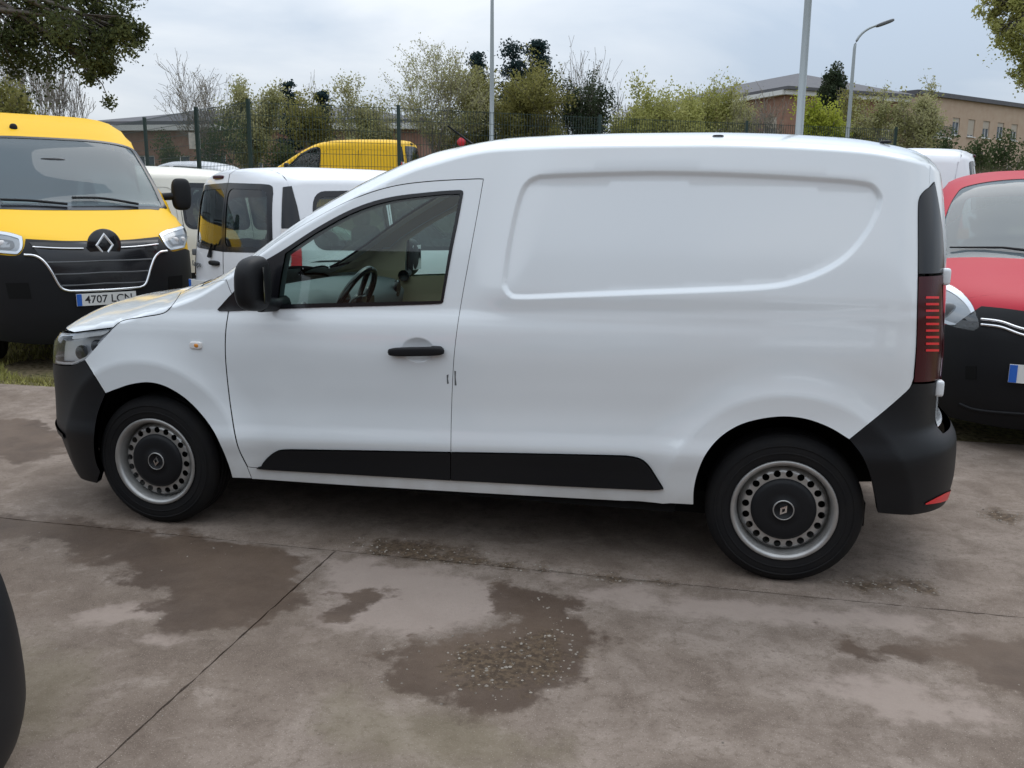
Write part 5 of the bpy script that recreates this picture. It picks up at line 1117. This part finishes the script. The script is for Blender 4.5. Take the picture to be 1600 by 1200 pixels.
def leaves(pts, size, rng, flat=0.):
    n = len(pts); a = rng.normal(size=(n, 3)); a /= np.linalg.norm(a, axis=1)[:, None]; b = np.cross(a, rng.normal(size=(n, 3))); b /= np.linalg.norm(b, axis=1)[:, None]
    s = size*rng.uniform(.55, 1.3, (n, 1)); V = np.stack([pts-a*s*.5, pts+b*s*.28, pts+a*s*.5, pts-b*s*.28], 1).reshape(-1, 3)
    return V, np.arange(4*n).reshape(-1, 4)
def quads(name, V, F):
    me = bpy.data.meshes.new(name); me.vertices.add(len(V)); me.vertices.foreach_set('co', np.asarray(V, np.float32).ravel()); me.loops.add(F.size); me.loops.foreach_set('vertex_index', F.ravel().astype(np.int32))
    me.polygons.add(len(F)); me.polygons.foreach_set('loop_start', np.arange(0, F.size, F.shape[1], dtype=np.int32)); me.update(calc_edges=True); return me
def skeleton(rng, h, spread, levels, fork, trunk=.25, wob=.22, up=.25, r0=None):
    """returns branch polylines (points, radii, level)"""
    out = []; r0 = r0 or h*.022
    def grow(p, d, L, r, lv):
        pts = [p]; rad = [r]
        for k in range(3):
            d = d+rng.normal(0, wob*.5, 3)+np.array([0, 0, up*.12]); d /= np.linalg.norm(d); p = p+d*L/3; pts.append(p); rad.append(r*(1-.16*(k+1)))
        out.append((pts, rad, lv))
        if lv >= levels: return
        for k in range(fork[min(lv, len(fork)-1)]):
            i = rng.integers(1, 4) if lv else rng.integers(2, 4); a = rng.uniform(0, 2*PI); u = np.cross(d, [math.cos(a), math.sin(a), .3]); u /= np.linalg.norm(u)+1e-9
            nd = d*(1-spread*.55)+u*spread*rng.uniform(.6, 1.15); nd[2] += up*.3; nd /= np.linalg.norm(nd); grow(pts[i], nd, L*rng.uniform(.62, .88), rad[i]*rng.uniform(.5, .68), lv+1)
    grow(np.zeros(3), np.array([0, 0, 1.]), h*trunk, r0, 0); return out
def wood(sk, lv0, lv1, sides=5):
    mb = MB()
    for pts, rad, lv in sk:
        if lv0 <= lv <= lv1: mb.tube(pts, rad, sides if lv < 2 else (4 if lv < 3 else 3), False)
    return mb
def tree(label, px, d, top, width, kind, seed, leaf=.16, n=5000, levels=4, spread=.62, fork=(5, 4, 3, 3), trunk=.28, base=None, twig=True, up=.3, group='trees along the road', name='deciduous_tree', lowfill=.0, ball=False):
    rng = np.random.default_rng(seed); b = base or base_at(px, d); zt = at_depth(px, top, d)[2]; H = (zt-b[2])*1.04; Wd = width*d/CAM_F*1.1; n = int(n*(3. if kind in ('willow', 'spring') else 2. if kind == 'olive' else 1.7))
    sk = skeleton(rng, H, spread, levels, fork, trunk, up=up)
    A = np.vstack([np.array(p) for p, _, _ in sk]); hz = A[:, 2].max(); wx = np.percentile(np.abs(A[:, :2]), 97)*2; S = np.array([Wd/wx, Wd/wx, H/hz])
    sk = [([p*S for p in pts], [max(.009, r*.8) for r in rad], lv) for pts, rad, lv in sk]
    T = thing(name, label, 'tree', b, rng.uniform(0, 6.28), group)
    wood(sk, 0, 1, 7).build('trunk', M['bark'], T)
    tw = wood(sk, 2, 9); 
    tips = [(pts, lv) for pts, rad, lv in sk if lv >= levels-1]; pick = rng.integers(0, len(tips), n); L = []
    for i in pick:
        pts = tips[i][0]; k = rng.integers(0, len(pts)-1); t = rng.random(); L.append(pts[k]*(1-t)+pts[k+1]*t)
    L = np.array(L)+rng.normal(0, leaf*1.3, (n, 3)); 
    if kind == 'willow': L[:, 2] -= np.abs(rng.normal(0, H*.07, n))
    if lowfill: m = int(n*lowfill); q = rng.normal(0, 1, (m, 3)); q *= rng.random((m, 1))**.4/np.linalg.norm(q, axis=1)[:, None]; q = q*np.array([Wd*.46, Wd*.46, H*(.40 if kind == 'willow' else .24)])*(1+.2*np.sin(q[:, :1]*6+seed)*np.sin(q[:, 1:2]*7))+np.array([0, 0, H*(.50 if kind == 'willow' else .30)]); L = np.vstack([L, q])
    if ball: q = rng.normal(0, 1, (n*2, 3)); q *= (rng.random((n*2, 1))**.45)/np.linalg.norm(q, axis=1)[:, None]; L = q*np.array([Wd*.5, Wd*.5, H*.24])*(1+.18*np.sin(q[:, :1]*7)*np.sin(q[:, 2:]*9))+np.array([0, 0, H*.76])
    L[:, 2] = np.maximum(L[:, 2], .15)
    V, F = leaves(L, leaf, rng); cr = link('crown', quads('crown', V, F), LEAF[kind], T)
    if tw.v: tw.build('branches', M['twig'] if twig else M['bark'], T)
    return T
def conifer(label, px, d, top, width, seed, group='dark conifers behind the spring trees', n=9000):
    rng = np.random.default_rng(seed); b = base_at(px, d); H = at_depth(px, top, d)[2]-b[2]; R = width*d/CAM_F/2*1.25; T = thing('conifer_tree', label, 'tree', b, 0, group)
    MB().tube([(0, 0, 0), (0, 0, H*.5), (0, 0, H*.97)], [H*.02, H*.013, .02], 7).build('trunk', M['bark'], T); L = []; br = MB()
    for k in range(90):
        t = rng.uniform(.12, .99); a = rng.uniform(0, 2*PI); r = R*(1-t)**.6*rng.uniform(.6, 1.2)+.2; z = H*t; e = np.array([math.cos(a)*r, math.sin(a)*r, z-.12*r+.1]); br.tube([(0, 0, z), e], [.03, .01], 3, False)
        m = int(n/90); u = rng.random(m)**.6; L.append(np.c_[e[0]*u, e[1]*u, z+(e[2]-z)*u]+rng.normal(0, 1, (m, 3))*np.array([.16*R, .16*R, .10*R]))
    V, F = leaves(np.vstack(L), .17, rng); link('crown', quads('crown', V, F), LEAF['conifer'], T); br.build('branches', M['bark'], T)
def shrub(label, px, d, top, width, seed, kind='hedge', group='dark shrubs beside the beige building', n=2600, name='shrub', leaf=.12):
    rng = np.random.default_rng(seed); b = base_at(px, d); H = at_depth(px, top, d)[2]-b[2]; R = width*d/CAM_F/2; T = thing(name, label, 'shrub', b, 0, group); L = []; st = MB()
    for k in range(16):
        a = rng.uniform(0, 6.28); r = R*rng.uniform(0, .8); c = np.array([r*math.cos(a), r*math.sin(a), H*rng.uniform(.3, .86)]); st.tube([(0, 0, 0), c*np.array([.6, .6, .5]), c], [.05, .03, .012], 4, False)
        q = rng.normal(0, 1, (n//16, 3)); q /= np.linalg.norm(q, axis=1)[:, None]; L.append(c+q*np.array([R*.42, R*.42, H*.2])*rng.uniform(.5, 1.1, (n//16, 1)))
    P = np.vstack(L); P[:, 2] = np.clip(P[:, 2], .03, None); V, F = leaves(P, leaf, rng); link('crown', quads('crown', V, F), LEAF[kind], T); st.build('stems', M['bark'], T)
tree('tall bare grey tree whose twigs spread above the brick building roof', 318, 44, 98, 112, 'bare', 11, .07, 1500, 5, .5, (6, 4, 3, 3, 2), .22, up=.5, lowfill=.5)
tree('rounded pale green tree beside the bare grey tree', 402, 43, 136, 78, 'spring', 12, .13, 5200, 4, .55, trunk=.16)
conifer('lone dark blue-green conifer between the pale round tree and the small olive tree', 457, 52, 133, 34, 13)
tree('small olive tree with dark trunk in front of the brick wall', 492, 42, 142, 62, 'olive', 14, .13, 4200, 4, .6, trunk=.25)
conifer('dark conifer hidden behind the small olive tree', 508, 54, 147, 30, 15)
tree('thin bare tree rising behind the small olive tree', 513, 60, 124, 40, 'bare', 16, .06, 500, 4, .45, up=.6)
tree('light green young tree with a dark trunk between olive tree and fan-shaped tree', 578, 42, 132, 82, 'spring', 17, .12, 4300, 4, .6, trunk=.22, lowfill=.2)
tree('tall fan-shaped pale tree just coming into leaf', 682, 43, 80, 128, 'spring', 18, .10, 4200, 5, .52, (5, 4, 3, 3, 2), .24, up=.55)
conifer('dark pointed conifer showing above the shorter olive tree by the lamp post', 748, 53, 92, 46, 19)
conifer('tallest dark conifer rising out of the olive crowns', 800, 53, 70, 60, 20); conifer('dark ragged-topped conifer behind the broad olive tree, next to the bare upright twigs', 838, 53, 74, 52, 21)
tree('broad dense olive-green tree in front of the tall conifers', 812, 44, 92, 120, 'olive', 22, .14, 11000, 4, .62, trunk=.12, lowfill=.25)
tree('shorter dense olive-green tree directly behind the curved-arm lamp post', 752, 45, 118, 92, 'olive', 23, .14, 7500, 4, .62, trunk=.12, lowfill=.25)
tree('tall bare tree with upright twigs beside the broad olive tree', 888, 46, 80, 92, 'bare', 24, .06, 900, 5, .42, (5, 4, 3, 3, 2), .2, up=.8)
tree('dark evergreen tree under the upright bare twigs', 908, 44, 116, 84, 'dark', 25, .13, 6500, 4, .6, trunk=.14, lowfill=.2)
tree('slight bare tree between the dark evergreen and the willows', 966, 46, 136, 56, 'bare', 26, .06, 500, 4, .5, up=.6)
tree('widest yellow-green willow, standing next to the low willow', 1040, 43, 126, 120, 'willow', 27, .14, 8500, 4, .7, trunk=.2, lowfill=.35)
tree('second yellow-green willow below the slate roof slope', 1098, 45, 128, 104, 'willow', 28, .14, 6500, 4, .7, trunk=.2, lowfill=.35)
tree('low yellow-green willow beside the slight bare tree', 985, 44, 160, 70, 'willow', 29, .14, 4500, 4, .7, trunk=.2, lowfill=.35)
tree('brown bare tree in front of the hip-roofed building corner', 1195, 42, 138, 92, 'bare', 30, .06, 1300, 5, .55, (5, 4, 3, 3, 2), .2, up=.4, lowfill=.3)
tree('hazy green-brown tree between willows and bare tree', 1150, 44, 152, 66, 'spring', 31, .10, 2300, 4, .55)
tree('bright yellow-green tree between the thick lamp post and the slender one', 1272, 40, 142, 58, 'bright', 32, .13, 6500, 4, .6, trunk=.12, lowfill=.2)
tree('dark round-headed evergreen tree behind the bright tree', 1288, 52, 115, 38, 'dark', 33, .16, 3200, 4, .6, trunk=.4, ball=True)
tree('olive-brown tree behind the slender lamp post', 1325, 42, 146, 66, 'olive', 34, .12, 4200, 4, .62, trunk=.15, lowfill=.2)
tree('pale spreading spring tree in front of the beige building', 1388, 38, 132, 100, 'spring', 35, .11, 5600, 5, .62, (5, 4, 3, 3, 2), .26, up=.3)
tree('bare branching tree above the roof edge of the tall yellow van', 122, 40, 82, 84, 'bare', 36, .06, 500, 5, .5, (5, 4, 3, 3, 2), .2, up=.6)
tree('grey bare tree between the olive bush and the branching bare tree', 62, 42, 66, 90, 'bare', 37, .06, 600, 5, .5, (5, 4, 3, 3, 2), .2, up=.6)
tree('olive bushy tree under the dark overhanging leaves behind the tall yellow van', 14, 36, 108, 96, 'olive', 38, .13, 6000, 4, .6, trunk=.1, lowfill=.3)
for i, (px, t, w) in enumerate(((1475, 203, 62), (1520, 212, 60), (1562, 202, 66), (1606, 206, 60))): shrub(['dark rounded shrub nearest the balcony of the beige building', 'lower dark shrub between two taller ones', 'dark shrub with raised top in the row by the beige building', 'dark shrub ending the row by the beige building'][i], px, 34+i, t, w, 50+i)
for i, (px, t, w) in enumerate(((262, 208, 70), (345, 190, 90), (440, 214, 80))): shrub(['green scrub behind the pale notice on the fence', 'dark green ivy-like shrub at the foot of the bare grey tree', 'low green scrub in front of the brick wall'][i], px, 40, t, w, 60+i, 'oak' if i != 1 else 'hedge', 'scrub in front of the brick building')
def overhang(label, trunk_px, d, H, clumps, kind, seed, leaf, per):
    """a near tree: trunk outside the picture, limbs carrying leaf clumps"""
    rng = np.random.default_rng(seed); b = np.array(base_at(trunk_px, d)); T = thing('overhanging_tree', label, 'tree', b); tr = MB(); top = np.array([0, 0, H]); tr.tube([(0, 0, 0), (.1, 0, H*.4), (.05, .1, H*.75), top], [.26, .2, .15, .08], 9); tr.build('trunk', M['bark'], T); br = MB(); L = []
    for px, py, r, dd in clumps:
        c = at_depth(px, py, dd)-b; s = np.array([0, 0, H*rng.uniform(.5, .8)]); m = (s+c)/2+np.array([0, 0, .5]); br.tube([s, m, c], [.09, .05, .015], 5, False)
        for k in range(14):
            e = c+rng.normal(0, r*.55, 3); br.tube([m*.3+c*.7, (c+e)/2+rng.normal(0, .08, 3), e], [.018, .01, .004], 3, False); n = per//14; L.append(e+rng.normal(0, r*.24, (n, 3)))
    for k in range(16):                                   # the rest of the crown, round the trunk top
        a = rng.uniform(0, 2*PI); r = rng.uniform(.3, 2.0); c = np.array([r*math.cos(a), r*math.sin(a), H+rng.uniform(-.5, 2.2)-.3*r]); br.tube([top*.9, (top+c)/2+np.array([0, 0, .2]), c], [.06, .035, .012], 5, False)
        for j in range(8):
            e = c+rng.normal(0, .4, 3); br.tube([c, e], [.012, .004], 3, False); L.append(e+rng.normal(0, .24, (per//12, 3)))
    V, F = leaves(np.vstack(L), leaf, rng); link('crown', quads('crown', V, F), LEAF[kind], T); br.build('branches', M['bark'], T)
overhang('dark leafy tree overhanging the tall yellow van', -170, 13.5, 6.2, [(20, 25, .55, 13), (75, 10, .55, 13.4), (120, 30, .5, 13), (165, 15, .45, 13.2), (110, 75, .42, 13.3), (165, 60, .38, 13), (60, 60, .4, 13.6), (25, 80, .3, 13.2), (190, 45, .22, 13), (150, 100, .22, 13.2), (-60, 20, .8, 13.5), (60, -70, .8, 13.5), (-150, -80, 1., 13.5), (150, -60, .6, 13.2)], 'oak', 70, .06, 1900)
overhang('drooping green tree overhanging behind the red van', 1780, 15, 6.5, [(1590, 15, .35, 15), (1575, 45, .22, 15), (1605, 70, .32, 15), (1600, 110, .22, 15), (1640, 40, .6, 15), (1560, 10, .22, 15), (1660, 110, .5, 15), (1720, -40, 1., 15), (1780, 60, .8, 15)], 'willow', 71, .06, 1500)
# tall dry grass bank on the right
rng = np.random.default_rng(90); V = []; F = []
for _ in range(9000):
    px = rng.uniform(1370, 1780); d = rng.uniform(19, 24); b = base_at(px, d); h = rng.uniform(.7, 1.35); a = rng.uniform(0, PI); w = .014; i = len(V); lx, ly = rng.normal(0, .14, 2)
    V += [(b[0]-w*math.cos(a), b[1]-w*math.sin(a), b[2]-.05), (b[0]+w*math.cos(a), b[1]+w*math.sin(a), b[2]-.05), (b[0]+lx, b[1]+ly, b[2]+h)]; F.append((i, i+1, i+2))
tag(link('dry_grass', mesh('dry_grass', V, F), pmat('dry_stalks', (.24, .19, .12), .9, noise=(.8, .8, (.12, .12, .05)))), 'tall dry brown grass bank beyond the red van', 'grass', kind='stuff')
